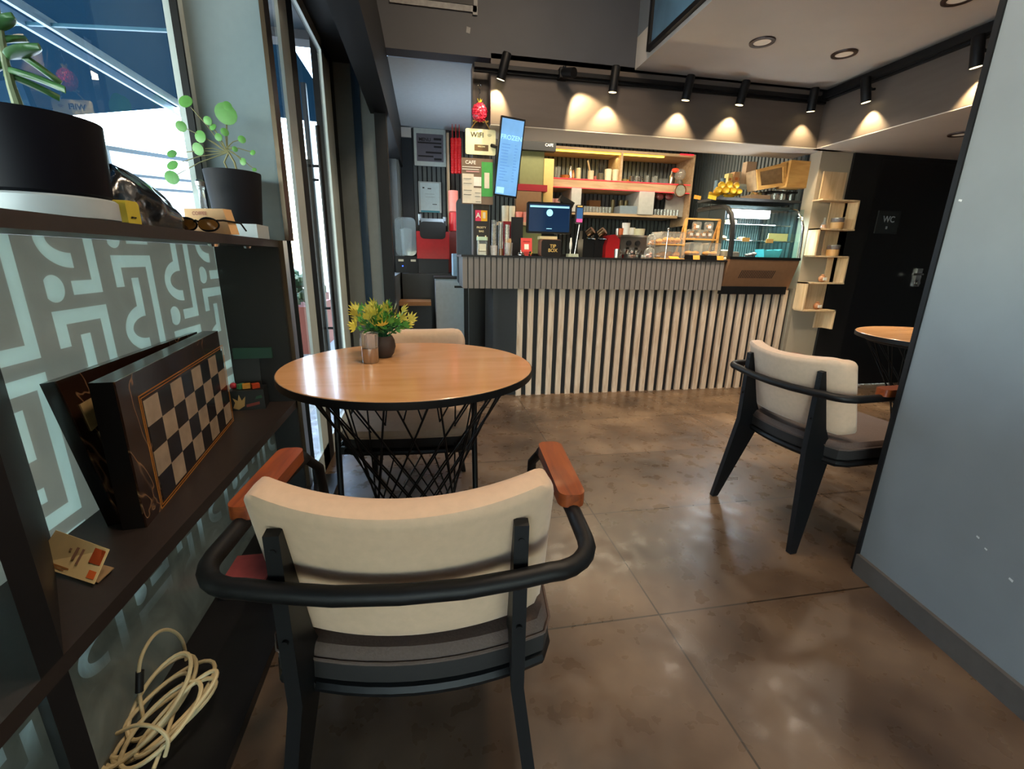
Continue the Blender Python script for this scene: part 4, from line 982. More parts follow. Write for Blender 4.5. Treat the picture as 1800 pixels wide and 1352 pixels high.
# till
t = thing('till_screen', 'black touch-screen till with a round blue logo on the bar', 'till', tuple(on(962, 3.70, CT)))
m = MB(); m.rprism(.365, .235, .014, 'y', -.03, .0, (0, .295)); m.build('monitor', BLKM, t, bevel=.002)
SCR = mat('till_display', '#0d1a2c', .12, emit='#0e2038', es=.7)
m = MB(); m.rprism(.335, .205, .006, 'y', -.0315, -.030, (0, .295)); m.box(-.16, .16, -.033, -.0315, .372, .386, 1)
m.prism([(.0+.026*math.cos(2*PI*k/24), .335+.026*math.sin(2*PI*k/24)) for k in range(24)], 'y', -.0335, -.0315, 2); m.box(-.022, .022, -.0335, -.0315, .213, .217, 1)
m.build('display', [SCR, mat('till_bar', '#7fb4c8', .4, emit='#7fb4c8', es=.7), mat('till_logo', '#7fc8dc', .4, emit='#7fc8dc', es=.9)], t)
m = MB(); m.box(-.05, .05, .0, .02, .02, .22); m.box(-.16, .16, -.04, .14, 0, .022); m.build('stand', BLKM, t, bevel=.003)
t = thing('barcode_scanner', 'dark handheld scanner resting above the till screen', 'scanner', (on(985, 3.85, 1.5).x, 3.85, 1.52))
m = MB(); m.bar((.03, 0, .05), (-.09, 0, -.08), .028, .035); m.build('grip', mat('scanner_dark', '#211d17', .4, noise=.2), t, bevel=.008)
m = MB(); m.bar((-.015, -.02, .075), (.10, -.02, .02), .055, .045); m.build('head', MATS['scanner_dark'], t, bevel=.01)
m = MB(); m.bar((-.03, -.018, .03), (-.09, -.018, -.045), .006, .008); m.build('trigger', mat('scanner_yellow', '#a8762a', .5), t)
m = MB(); m.cyl((-.0, .02, .02), (.0, .03, 1.127-1.52+.0), .012); m.build('stalk', BLKM, t)
t = thing('card_terminal', 'payment card terminal on a thin silver stalk right of the till', 'card reader', tuple(on(1014, 3.60, CT)))
m = MB(); m.rprism(.062, .135, .008, 'y', -.02, .0, (0, .325)); m.build('case', mat('terminal_case', '#2a2327', .4), t, bevel=.003)
m = MB(); m.box(-.024, .024, -.0215, -.02, .285, .37, 0); m.box(-.024, .024, -.0218, -.02, .265, .29, 1); m.box(-.02, .02, -.0215, -.02, .378, .386, 2); m.build('display', [mat('term_blue', '#223f63', .3, emit='#2a4d78', es=.5), mat('term_pink', '#b3447a', .3, emit='#b3447a', es=.5), mat('term_cream', '#d9b56a', .5)], t)
m = MB(); m.tube([(.01, .0, .25), (.0, .01, .14), (-.015, .01, .02), (-.015, .01, 0)], .006, 8); m.lathe([(0, 0), (.035, 0), (.035, .006), (0, .01)], (-.015, .01, 0), 18); m.build('stand', STEEL, t)
p = on(926, 3.56, CT)
t = thing('code_stand', 'red leaflet stand on the bar left of the tip box', 'leaflet stand', (p.x, 3.56, CT), 0)
o = panel('leaflet', '', '', (0, 0, .002), .088, .135, [mat('leaflet_red', '#d2403c', .5, noise=.05), wh_, mat('leaflet_dark_red', '#a3211f', .5)], [(.3, .7, .36, .66, 1), (.1, .9, .06, .24, 2), (.2, .8, .78, .84, 2)], (), .004, parent=t, tilt=R(-10))
m = MB(); m.prism([(-.0, 0), (.05, 0), (.024, .13)], 'x', -.044, -.040); m.build('foot', mat('leaflet_back', '#dba393', .5), t)
# service bell and little ornament
p = on(916, 3.50, CT)
t = thing('service_bell', 'small chrome bell in front of the red leaflet stand', 'bell', tuple(p)); 
m = MB(); m.lathe([(.026, .004), (.026, .01), (.02, .026), (.006, .033), (0, .034)], n=22); m.lathe([(0, .034), (.004, .034), (.004, .04), (0, .041)], n=10); m.build('dome', CHROME, t)
m = MB(); m.lathe([(0, 0), (.03, 0), (.03, .005), (0, .005)], n=22); m.build('base', BLKM, t)
m = MB()
for k in range(9): m.ball((on(926, 3.5, 0).x+random.uniform(-.015, .018), 3.50+random.uniform(-.01, .01), CT+.008+random.uniform(0, .022)), .008, 8, mi=k % 2)
tag(m.build('beaded_ornament', [mat('brass', '#b98a3a', .3, .8), BLACK]), 'small brass and black beaded ornament beside the bell', 'ornament')
# tip box
p = on(969, 3.54, CT)
t = thing('tip_box', 'black tip box with gold lettering beneath the till screen', 'tip box', (p.x, 3.54, CT))
m = MB(); m.rprism(.16, .125, .02, 'y', 0, .005, (0, .0625)); text_into(m, 'TIP', .036, (.012, -.001, .077), (1, 0, 0), (0, 0, 1), 1); text_into(m, 'BOX', .036, (.012, -.001, .046), (1, 0, 0), (0, 0, 1), 1)
m.build('front', [mat('tip_black', '#17120f', .35), mat('gold_letters', '#d8b46a', .4, .3)], t)
m = MB(); m.rprism(.165, .13, .022, 'y', .005, .09, (-.004, .065)); m.build('body', mat('tip_body', '#7a4f3d', .5), t)
slab('receipt_block', 'pale paper block lying on the tip box', 'paper', p.x-.09, p.x+.05, 3.56, 3.64, CT+.131, CT+.152, mat('pale_paper_block', '#c9b98f', .6))
# pump / stick stand
t = thing('milk_frother', 'slim white handheld frother standing on a pale block', 'frother', tuple(on(1003, 3.53, CT+.024)))
m = MB(); m.lathe([(0, 0), (.004, 0), (.004, .03), (.010, .04), (.011, .075), (.006, .10), (.006, .12), (0, .122)], n=14); m.build('body', WHITE, t)
slab('stone_block', 'pale speckled block on the bar under the white frother', 'block', on(1006, 3.53, CT).x-.04, on(1006, 3.53, CT).x+.045, 3.505, 3.56, CT, CT+.024, mat('pale_stone', '#a9ae9a', .6, noise=.2, scale=60), .004)
# grinders and espresso machine
def grinder(px, label, y=3.85):
    t = thing('coffee_grinder', label, 'grinder', tuple(on(px, y, CT)), 0, 'coffee grinders')
    m = MB(); m.box(-.05, .05, -.06, .08, 0, .15); m.box(-.04, .04, -.0, .08, .15, .22); m.build('body', BLKM, t, bevel=.01)
    m = MB(); m.cyl((-.0, -.02, .19), (.035, -.05, .225), .032); m.build('portafilter', mat('dark_bronze', '#5b4733', .3, .8), t)
    m = MB(); m.cyl((0, -.05, .155), (.03, -.12, .15), .006); m.box(-.02, .02, -.09, -.05, .155, .165); m.build('spout', CHROME, t)
grinder(1030, 'black coffee grinder just right of the card terminal'); grinder(1050, 'black coffee grinder beside the red machine')
t = thing('red_coffee_machine', 'glossy red coffee machine behind the bar', 'coffee machine', tuple(on(1073, 3.80, CT)))
m = MB(); m.prism([(-.075, 0), (.045, 0), (.045, .15), (.0, .19), (-.045, .185), (-.075, .10)], 'y', -.08, .12); m.build('body', RED, t, bevel=.015, seg=3)
t = thing('espresso_machine', 'steel espresso machine with black dials behind the bar', 'espresso machine', tuple(on(1108, 3.82, CT)))
m = MB(); m.box(-.13, .13, -.08, .2, .0, .175); m.build('body', mat('machine_grey', '#57524d', .35, .5), t, bevel=.008)
m = MB(); m.box(-.14, .14, -.10, .22, .175, .19); m.build('cup_rail', STEEL, t)
for i, x in enumerate((-.06, .02)):
    m = MB(); m.cyl((x, -.08, .125), (x, -.095, .125), .022); m.build('dial', BLKM, t)
    m = MB(); m.cyl((x, -.1, .06), (x, -.16, .055), .012); m.cyl((x, -.08, .05), (x, -.10, .08), .028); m.build('group_handle', CHROME, t)
m = MB(); m.box(-.12, .12, -.14, -.08, .0, .03); m.build('drip_tray', CHROME, t)
cyl_thing('milk_jug', 'small steel jug left of the espresso machine', 'jug', on(1085, 3.56, CT), .024, .07, STEEL, .9, handle=True)
zt = CT+.19
for i, (px, r_, h, mt, lb, hd) in enumerate(((1100, .035, .105, CERAM, 'tall stack of cream cups on the espresso machine', False), (1111, .028, .07, CERAM, 'short stack of cups on the espresso machine', False), (1124, .05, .06, mat('cream_box', '#d8d0ac', .5), 'cream tub on the espresso machine', False), (1086, .018, .06, STEEL, 'steel shaker left on the espresso machine', False), (1092, .02, .06, mat('orange_plastic', '#c4602a', .5), 'orange cup on the espresso machine', False))):
    cyl_thing('cup_stack' if 'stack' in lb else 'container', lb, 'cups' if 'stack' in lb else 'container', on(px, 3.86+.03*(i % 2), zt), r_, h, mt, .85)
cyl_thing('saucer_stack', 'white stacked saucers behind the cake domes', 'saucers', on(1157, 3.9, CT+.20), .05, .03, CERAM, .7); slab('cup_shelf', 'pale ledge behind the glass cake domes', 'ledge', on(1157, 3.9, CT).x-.09, on(1157, 3.9, CT).x+.09, 3.84, 4.0, CT, CT+.20, mat('ledge_grey', '#6b665f', .5))

# cookie jars and cake domes
COOK = mat('cookie_brown', '#b97a3a', .7, noise=.3, scale=60); CROI = mat('croissant', '#c9832f', .5, noise=.25, scale=25); BROW = mat('brownie', '#6b4a35', .7, noise=.25, scale=50)
def glassjar(px, label, r_, h, y, fillmat, lidk=True, g='glass sweet jars on the bar', z=CT, knob=True):
    t = thing('cookie_jar', label, 'jar', tuple(on(px, y, z)), 0, g)
    m = MB(); m.lathe([(r_*.9, 0), (r_, h*.1), (r_, h*.62), (r_*.85, h*.7)], n=24, cap=False); m.build('body', CLEAR, t)
    m = MB(); m.lathe([(r_*.9, h*.7), (r_*.75, h*.82), (r_*.3, h*.9), (0, h*.92)], n=24, cap=False); m.ball((0, 0, h*.96), h*.06, 8); m.build('lid', CLEAR, t)
    m = MB()
    for k in range(22):
        a = random.uniform(0, 6.28); q = random.uniform(0, r_*.6); m.ball((q*math.cos(a), q*math.sin(a), random.uniform(.012, h*.45)), r_*.28, 7, (1, 1, .6))
    m.build('cookies', fillmat, t)
glassjar(1142, 'lower glass jar of pink and white sweets left of the cake box', .042, .095, 3.53, mat('sweet_pink', '#c9917c', .6, noise=.3, scale=60))
glassjar(1145, 'glass jar of cookies stacked above the sweet jar', .036, .105, 3.57, COOK, z=CT+.097)
def domebox(x0, x1, z0, h, label, fill, y=3.56, kind='loafs'):
    a, b = on(x0, y, z0).x, on(x1, y, z0).x; t = thing('pastry_box', label, 'pastry box', ((a+b)/2, y, z0), 0, 'clear pastry boxes on the bar'); w_ = (b-a)
    m = MB(); m.box(-w_/2, w_/2, -.05, .08, 0, .008); m.build('tray', BIRCH, t)
    m = MB(); m.rprism(w_*.98, h, .012, 'y', -.048, .078, (0, h/2+.008)); m.build('cover', ACRYL, t)
    m = MB()
    for k in range(6):
        m.ball((-w_*.32+w_*.13*k, random.uniform(-.02, .05), .03+.01*(k % 2)), .03, 9, (1.1, .8, .75))
    m.build('pastries', fill, t)
domebox(1156, 1199, CT, .095, 'lower clear box of brown cookies on the bar', COOK); domebox(1156, 1199, CT+.11, .095, 'upper clear box of orange pastries on the bar', CROI)
m = MB(); m.cyl((0, 0, 0), (.004, 0, .225), .003); m.ball((.004, 0, .23), .009, 10)
o = m.build('stand_rod', CHROME); o.location = on(1171, 3.50, CT); tag(o, 'thin chrome rod with a ball top in front of the pastry boxes', 'rod')
m = MB(); m.obox((0, 0, .008), (.085, .04, .003), (.5, 0, .0)); o = m.build('price_card', mat('orange_tag', '#e08a1c', .6)); o.location = on(1186, 3.48, CT); tag(o, 'orange price card lying on the bar edge', 'price tag')
# wooden rack with packets
a, b = on(1200, 3.60, CT).x, on(1258, 3.60, CT).x; cx = (a+b)/2; hw = (b-a)/2
t = thing('wooden_rack', 'two-tier orange wooden rack of packets at the right of the bar', 'rack', (cx, 3.60, CT))
m = MB()
for s in (-1, 1): m.bar((s*hw, 0, 0), (s*hw, 0, .325), .016, .016); m.bar((s*hw, .12, 0), (s*hw, .005, .32), .014, .014)
m.build('frame', BIRCH, t)
for z in (.325, .165): m = MB(); m.bar((-hw, 0, z), (hw, 0, z), .016, .012); m.build('crossbar', BIRCH, t)
m = MB(); m.box(-hw, hw, 0, .1, .165, .172); m.build('tier', BIRCH, t)
for i, (dx, z, lb) in enumerate(((-.06, .235, 'top left'), (.05, .235, 'top right'), (-.085, .176, 'lower left'), (-.03, .176, 'lower middle left'), (.03, .176, 'lower middle right'), (.085, .176, 'lower right'))):
    tt = thing('snack_packet', 'clear packet of cookies, %s in the wooden rack' % lb, 'packet', (cx+dx, 3.625 if z < .2 else 3.59, CT+z), 0, 'packets in the wooden rack')
    m = MB(); m.prism([(-.03, 0), (.03, 0), (.036, .055), (.026, .068), (-.026, .068), (-.036, .055)], 'y', -.014, .014); m.build('bag', ACRYL, tt)
    m = MB()
    for k in range(6): m.ball((random.uniform(-.018, .018), random.uniform(-.006, .006), random.uniform(.012, .05)), .011, 7)
    m.build('cookies', COOK, tt)
    m = MB(); m.box(-.014, .014, -.016, -.0145, .018, .04); m.build('paper_label', PAPER, tt)
for i, (px, py, c, lb) in enumerate(((1226, 347, '#d89a3a', 'orange price tag on a clip, left of the pair over the wooden rack'), (1252, 347, '#e8c93a', 'yellow price tag on a clip, right of the pair over the wooden rack'))):
    p = at(px, py, 1, 3.58); t = thing('price_tag', lb, 'price tag', (p.x, 3.58, CT+.33), 0, 'clip-on price tags')
    m = MB(); m.obox((0, 0, p.z-CT-.33), (.062 if i == 0 else .075, .002, .03), (0, R(8), 0)); m.build('card', mat('tag'+c[1:], c, .6), t)
    m = MB(); m.cyl((-.01, 0, 0), (0, 0, p.z-CT-.33), .002, n=6); m.build('clip', CHROME, t)
# black trays with croissants under the rack
for i, (px, lb) in enumerate(((1218, 'left'), (1250, 'right'))):
    p = on(px, 3.54, CT); t = thing('pastry_tray', 'black tray of croissants under a clear cover, %s one below the wooden rack' % lb, 'tray', tuple(p), 0, 'trays of croissants')
    m = MB(); m.box(-.062, .062, -.04, .08, 0, .035); m.build('tray', BLKM, t, bevel=.003)
    m = MB(); m.rprism(.12, .10, .02, 'y', -.038, .078, (0, .085)); m.build('cover', ACRYL, t)
    for k, x in enumerate((-.03, .03)):
        m = MB()
        for q in range(7):
            aa = (q-3)*.28; m.ball((x+.032*math.sin(aa), .01+.02*(1-math.cos(aa)), .053), .019*(1-.09*abs(q-3)), 9)
        m.build('croissant', CROI, t)
for i, (px, lb) in enumerate(((1226, 'left'), (1268, 'right'))):
    m = MB(); m.box(-.03, .03, 0, .002, 0, .035); o = m.build('price_card', mat('amber_card%d' % i, '#d9973c', .6)); o.location = on(px, 3.475, CT+.0); o.rotation_euler = (R(-15), 0, 0); tag(o, 'amber price card on the bar edge, %s one below the wooden rack' % lb, 'price tag', 'price cards on the bar edge')
m = MB(); m.ball((0, 0, .014), .013, 12); o = m.build('glass_bauble', mat('bauble', '#d8c7a8', .2, coat=.5)); o.location = on(1276, 3.47, CT); tag(o, 'small round bulb at the right end of the worktop', 'ornament')

# ------------------------------------------------------------ signs hung on the post
YP = 3.515
p = at(844, 232, 1, YP)
t = thing('wifi_sign', 'cream hanging sign reading WIFI on the dark post', 'sign', (at(845, 272, 1, YP).x, YP, at(845, 272, 1, YP).z), 0)
m = MB(); m.rprism(.215, .165, .012, 'y', 0, .008, (0, .0825)); m.rprism(.10, .04, .003, 'y', -.0015, 0, (.005, .045), 1); text_into(m, 'WIFI', .046, (-.025, -.0012, .125), (1, 0, 0), (0, 0, 1), 2)
m.lathe([(0, 0), (.013, 0)], (0, 0, 0), 3, 2) if False else None
for a0 in (.010, .016, .022): m.tube([(.062+a0*math.cos(R(q)), -.001, .112+a0*math.sin(R(q))) for q in range(45, 136, 15)], .0016, 5, mi=3)
for zz in (.052, .040): text_into(m, 'WELCOME', .011, (.005, -.003, zz), (1, 0, 0), (0, 0, 1), 0) if zz > .05 else None
m.build('board', [mat('wifi_cream', '#f0e8b4', .5, emit='#f0e8b4', es=.08), mat('wifi_brown', '#6d5230', .6), INK, mat('wifi_grey', '#b9b48c', .6)], t)
m = MB(); m.tube([(-.07, .004, .163), (-.03, -.004, .215), (.03, -.004, .215), (.07, .004, .163)], .0035, 6); m.tube([(-.055+.012*k, -.008, .208+.008*(k % 2)) for k in range(10)], .006, 6); m.build('rope', mat('rope_tan', '#b58a3c', .7), t)
pg = at(843, 198, 1, YP-.01)
t = thing('pomegranate_ornament', 'red beaded pomegranate charm hanging above the WIFI sign', 'ornament', tuple(pg))
m = MB(); m.ball((0, 0, 0), .055, 18, (1, .45, 1.1))
for k in range(90):
    u = random.uniform(-1, 1); a = random.uniform(PI, 2*PI); q = math.sqrt(1-u*u); m.ball((.053*q*math.cos(a), .024*q*math.sin(a), .059*u), .0065, 6)
m.build('fruit', mat('pomegranate_red', '#c2203a', .25, noise=.3, scale=60, coat=.6), t)
m = MB()
for k in range(5): m.cyl((0, 0, .055), (.018*math.cos(k*1.256), .008*math.sin(k*1.256), .085), .006, .002, 6)
m.build('crown', mat('crown_yellow', '#d8c22c', .4), t)
m = MB(); m.tube([(.0, 0, .08), (-.004, 0, .11), (.003, 0, .125), (-.003, 0, .15)], .003, 6); m.tube([(0+.012*math.cos(2*PI*k/14), 0, .162+.012*math.sin(2*PI*k/14)) for k in range(14)], .0022, 5, closed=True); m.build('hook', CHROME, t)
a, b = at(812, 358, 1, YP-.005), at(867, 280, 1, YP-.005)
w_, h_ = b.x-a.x, b.z-a.z
panel('notice_board', 'brown notice board with receipts and a green flyer under the WIFI sign', 'notice board', ((a.x+b.x)/2, YP-.005, a.z), w_, h_,
      [mat('notice_brown', '#75604f', .6), mat('notice_paper', '#d9cfbd', .7, noise=.06, scale=40), mat('notice_green', '#3f9a48', .6), mat('notice_pink', '#d6a0a0', .6), mat('notice_white', '#eee8e0', .7), INK],
      [(.02, .38, .02, .66, 1), (.38, .62, .02, .36, 1), (.63, .99, .18, .93, 2), (.02, .60, .80, .815, 4), (.02, .55, .75, .765, 4), (.14, .56, .70, .72, 3), (.72, .88, .36, .70, 1), (.38, .62, .40, .60, 4),
       (.44, .60, .05, .06, 5), (.06, .3, .55, .555, 5), (.06, .32, .45, .455, 5), (.06, .32, .30, .305, 5), (.06, .3, .2, .21, 5), (.42, .58, .25, .255, 5), (.42, .58, .17, .175, 5)],
      [('CAFE', .032, .28, .90, 4)], .006, bevel=0)
# tall digital menu, tilted forward
c = at(888, 346, 1, 3.40)
t = thing('menu_screen', 'tall narrow lit menu screen with blue picture beside the post', 'screen', (c.x, 3.40, c.z), R(4))
t.rotation_euler = (R(6), R(4.5), R(4))
hh = .50; ww = .17
m = MB(); m.box(-ww/2, ww/2, 0, .03, 0, hh); m.build('case', BLKM, t, bevel=.004)
m = MB(); m.box(-ww/2+.008, ww/2-.008, -.002, 0, .012, hh-.012, 0)
text_into(m, 'FROZEN', .040, (0, -.003, .375), (1, 0, 0), (0, 0, 1), 1)
for k in range(13): 
    z = .33-.019*k; m.box(-.062, -.062+random.uniform(.03, .07), -.0028, -.002, z, z+.004, 2); m.box(.03, .03+random.uniform(.01, .03), -.0028, -.002, z, z+.004, 2)
m.box(-.07, -.015, -.0028, -.002, .02, .06, 1)
m.build('display', [mat('menu_blue', '#6aa0dc', .3, noise=.25, scale=6, emit='#6fa6e0', es=.28), mat('menu_cyan', '#9fdce8', .3, emit='#9fdce8', es=.3), mat('menu_text_blue', '#5585c8', .4, emit='#4f82c8', es=.28)], t)
m = MB(); m.cyl((0, .02, .3), (-.105, .155, .33), .012); m.build('bracket', BLKM, t)
# fridge with black header at the back
fx0, fx1 = at(920, 265, 1, 4.75).x, at(952, 265, 1, 4.75).x
t = thing('drinks_fridge', 'pale green lit drinks fridge behind the menu screen', 'fridge', ((fx0+fx1)/2, 4.75, .952))
w_ = fx1-fx0+.06
m = MB(); m.box(-w_/2, w_/2, 0, .2, 0, 1.28); m.build('cabinet', mat('fridge_glow', '#6f7048', .5, emit='#9a9a5c', es=.04), t)
m = MB(); m.box(w_/2-.0, w_/2+.10, -.01, .2, 0, 1.12); m.build('side_panel', mat('pale_side_wood', '#c7a765', .5), t)
hz = at(940, 265, 1, 4.72).z-.952
m = MB(); m.box(-w_/2-.25, w_/2+.10, -.06, .02, hz, hz+.16); text_into(m, 'CAFE', .035, (w_/2+.03, -.062, hz+.05), (1, 0, 0), (0, 0, 1), 1); m.build('header', [BLACK, WHITE], t)
zz = at(930, 325, 1, 4.7).z-.952
m = MB(); m.box(-w_/2-.25, w_/2+.02, -.09, -.001, zz-.06, zz); m.build('red_rail', mat('rail_red', '#8a1a24', .5), t)

# ------------------------------------------------------------ back shelf unit with cups and glasses
YS = 4.98                      # front of the shelf boards
sx0, sx1 = at(955, 300, 1, YS).x, at(1217, 300, 1, YS).x
zT = at(1080, 268, 1, YS).z; zM1 = at(1080, 318, 1, YS).z; zM0 = at(1080, 334, 1, YS).z; zL = at(1080, 375, 1, YS).z
bs = thing('back_shelf', 'pale wooden wall shelf unit with red light strips behind the bar', 'shelf unit', ((sx0+sx1)/2, YS, zL))
cx = (sx0+sx1)/2; W2 = (sx1-sx0)/2
def bsb(nm, mt, x0, x1, y0, y1, z0, z1):
    m = MB(); m.box(x0-cx, x1-cx, y0-YS, y1-YS, z0-zL, z1-zL); return m.build(nm, mt, bs)
SHW = wood('back_shelf_wood', '#c7a985', '#ac8c68', 3, .5, 'X')
bsb('top_board', SHW, sx0, sx1, YS, YW-.02, zT, zT+.028)
bsb('shelf', SHW, sx0, sx1, YS, YW-.02, zM0, zM1)
bsb('shelf', SHW, sx0+.3, sx1-.12, YS, YW-.02, zL-.028, zL)
bsb('divider', SHW, at(945, 300, 1, YS).x-.03, sx0, YS-.02, YW-.02, zL-.25, zT+.03)
bsb('divider', SHW, sx1, sx1+.022, YS, YW-.02, zL-.1, zT+.03)
x = at(1092, 300, 1, YS).x; bsb('divider', SHW, x-.012, x+.012, YS, YW-.02, zM1, zT)
GP_ = mat('light_grey_panel', '#b9b9b4', .5)
x = at(1013, 340, 1, YS).x; bsb('divider', GP_, x-.055, x+.055, YS-.01, YW-.02, zL, zM0)
x = at(1137, 340, 1, YS).x; bsb('divider', GP_, x-.09, x+.09, YS-.01, YW-.02, zL, zM0)
bsb('end_cover', GP_, at(1180, 340, 1, YS).x, sx1, YS+.1, YS+.12, zL, zM0)
m = MB()
for z in (zM1-.006, zM0-.002): m.box(-W2, W2*.99, -.008, -.001, z-zL, z-zL+.007)
m.build('light_strip', REDLED, bs)
m = MB(); m.box(-W2+.05, W2*.6, .02, .05, zT-zL-.012, zT-zL-.004); m.build('light_strip', YELLED, bs)
m = MB(); m.box(W2*.80, W2*.99, -.01, -.002, zT-zL+.02, zT-zL+.03); m.build('light_strip', REDLED, bs)
light('shelf_strip_light', 'AREA', (cx-.3, YS+.12, zT-.03), .8, (1, .85, .4), rot=(0, 0, 0), shape='RECTANGLE', size=1.6, size_y=.04)
light('shelf_strip_light', 'AREA', (cx, YS-.03, zM0-.01), .06, (1, .12, .12), rot=(0, 0, 0), shape='RECTANGLE', size=1.8, size_y=.03)
def sp(px, z, y=YS+.08): 
    q = on(px, y, z); return (q.x, y, z)
TUM = 'glasses on the upper back shelf'
ROWU = [(964, .021, .10, 'g', 'tall clear glass at the left end of the upper shelf'), (970, .021, .105, 'g', 'tall clear glass, second from the left on the upper shelf'), (980, .034, .12, 'g', 'wide clear glass left of the brown bowl on the upper shelf')]
for px, r_, h, k, lb in ROWU: cyl_thing('drinking_glass', lb, 'glass', sp(px, zM1), r_, h, CLEAR, .8, group=TUM)
cyl_thing('bowl', 'shallow brown bowl on the upper back shelf', 'bowl', sp(993, zM1), .055, .04, COOK, .5)
bottle('steel_shaker', 'steel cocktail shaker on the upper back shelf beside the bowl', sp(1002, zM1), .024, .135, STEEL, STEEL, cat='shaker')
bottle('copper_bottle', 'small copper-coloured bottle right of the steel shaker', sp(1007, zM1), .018, .11, mat('copper', '#a8663c', .3, .7), BLKM)
jar('spice_jar', 'cream jar with a label right of the copper bottle', sp(1016, zM1), .026, .12, mat('cream_jar', '#c9bd96', .4), mat('pale_lid', '#d8cfa8', .4))
t = thing('utensil_pot', 'cream pot holding a wooden spoon on the upper back shelf', 'utensil pot', sp(1038, zM1))
m = MB(); m.lathe([(0, 0), (.032, 0), (.032, .10), (.028, .10), (.028, .01)], n=18); m.build('pot', mat('pot_cream', '#cfc0a0', .5), t)
m = MB(); m.bar((0, 0, .06), (-.045, 0, .20), .022, .01); m.build('spoon', PALEW, t)
cyl_thing('red_pot', 'tiny reddish pot right of the utensil pot', 'pot', sp(1046, zM1), .016, .05, mat('brick_pot', '#a8584a', .5))
t = thing('cutlery_pot', 'dark pot of black utensils on the upper back shelf', 'utensil pot', sp(1055, zM1))
m = MB(); m.lathe([(0, 0), (.028, 0), (.03, .08), (.026, .08), (.026, .01)], n=18); m.build('pot', mat('olive_pot', '#5c563f', .5), t)
m = MB()
for k in range(8): a = k*.8; m.bar((0, 0, .05), (.045*math.cos(a), .02*math.sin(a), .16+.01*(k % 3)), .006, .004)
m.build('utensils', BLACK, t)
for i, px in enumerate((1068, 1081)):
    cyl_thing('cup_stack', 'cream paper cup stack, %s of the two beside the shelf divider' % ('left', 'right')[i], 'cups', sp(px, zM1), .040, .125, mat('cream_cups', '#e4dcbc', .5, noise=.05, stretch=(1, 1, 20), scale=10), .88, group='cup stacks by the divider', hollow=False)
cyl_thing('olive_tub', 'low olive tub at the left of the right compartment', 'tub', sp(1097, zM1), .03, .035, mat('tub_olive', '#8d8250', .5)); cyl_thing('small_bowl', 'small tan bowl beside the olive tub', 'bowl', sp(1102, zM1), .025, .03, COOK, .6)
for i, px in enumerate((1110, 1124)): cyl_thing('metal_cup', 'shiny metal cup with handle, %s of two on the upper shelf' % ('left', 'right')[i], 'cup', sp(px, zM1), .026, .07, CHROME, .95, 'metal cups', handle=True)
for i, px in enumerate((1118, 1137, 1148, 1152)): cyl_thing('drinking_glass', 'short clear glass, %s from the left in the right compartment' % ('first', 'second', 'third', 'fourth')[i], 'glass', sp(px, zM1), .020, .075+.01*(i % 2), CLEAR, .85, group='short glasses in the right compartment')
slab('glass_box', 'low square glass container on the upper back shelf', 'container', sp(1162, zM1)[0]-.03, sp(1172, zM1)[0], YS+.05, YS+.12, zM1, zM1+.06, CLEAR)
bottle('steel_flask', 'tall steel flask at the right end of the upper back shelf', sp(1179, zM1), .026, .145, STEEL, STEEL, cat='flask')
q = sp(1194, zM1, YS+.0)
t = thing('glass_globe', 'round glass globe jar with red top at the right end of the upper shelf', 'jar', q)
m = MB(); m.ball((0, 0, .10), .062, 16); m.build('globe', CLEAR, t); m = MB(); m.lathe([(0, 0), (.045, 0), (.03, .04), (0, .045)], n=16); m.build('foot', mat('globe_foot', '#50493f', .4), t)
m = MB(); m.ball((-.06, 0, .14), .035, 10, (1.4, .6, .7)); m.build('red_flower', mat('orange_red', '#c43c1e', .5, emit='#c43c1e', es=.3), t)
q = at(1196, 335, 1, YS-.06)
t = thing('disc_ornament', 'round pale disc ornament hanging at the right end of the shelf', 'ornament', tuple(q))
m = MB(); m.cyl((0, 0, 0), (0, .03, 0), .062, n=28); m.build('disc', mat('disc_pale', '#aba99a', .25, .2, noise=.2, scale=30), t)
m = MB(); m.tube([(.064*math.cos(2*PI*k/28), -.002, .064*math.sin(2*PI*k/28)) for k in range(28)], .006, 6, closed=True); m.build('rim', mat('disc_rim', '#7a4a2c', .4, .3), t)
# lower shelf glassware
for i in range(9):
    cyl_thing('drinking_glass', 'upturned clear glass, number %s in the row right of the grey divider' % ('one', 'two', 'three', 'four', 'five', 'six', 'seven', 'eight', 'nine')[i], 'glass', sp(1027+i*5.6, zL, YS+.04), .0175, .065, CLEAR, 1.1, group='row of glasses on the lower back shelf')
slab('grey_crate', 'translucent grey-blue crate on the lower back shelf', 'crate', sp(1086, zL)[0], sp(1119, zL)[0], YS+.02, YS+.2, zL, zL+.085, mat('crate_blue', '#7f8e99', .4), .006)
for i in range(8):
    cyl_thing('drinking_glass', 'clear glass, number %s in the row at the right end of the lower shelf' % ('one', 'two', 'three', 'four', 'five', 'six', 'seven', 'eight')[i], 'glass', sp(1152+i*5.6, zL, YS+.04), .0175, .065, CLEAR, .95, group='row of glasses at the right end')
slab('brown_carton', 'brown carton at the back of the lower shelf', 'box', sp(1042, zL)[0], sp(1062, zL)[0], YS+.2, YS+.3, zL, zL+.15, mat('carton_brown', '#8d6a45', .7))
for i, px in enumerate((1076, 1090, 1099)): cyl_thing('metal_canister', 'olive metal canister, %s at the back of the lower shelf' % ('left one', 'middle one', 'right one')[i], 'canister', sp(px, zL, YS+.26), .026, .17, mat('canister_olive', '#8b8462', .35, .5), 1, 'canisters at the back of the lower shelf')
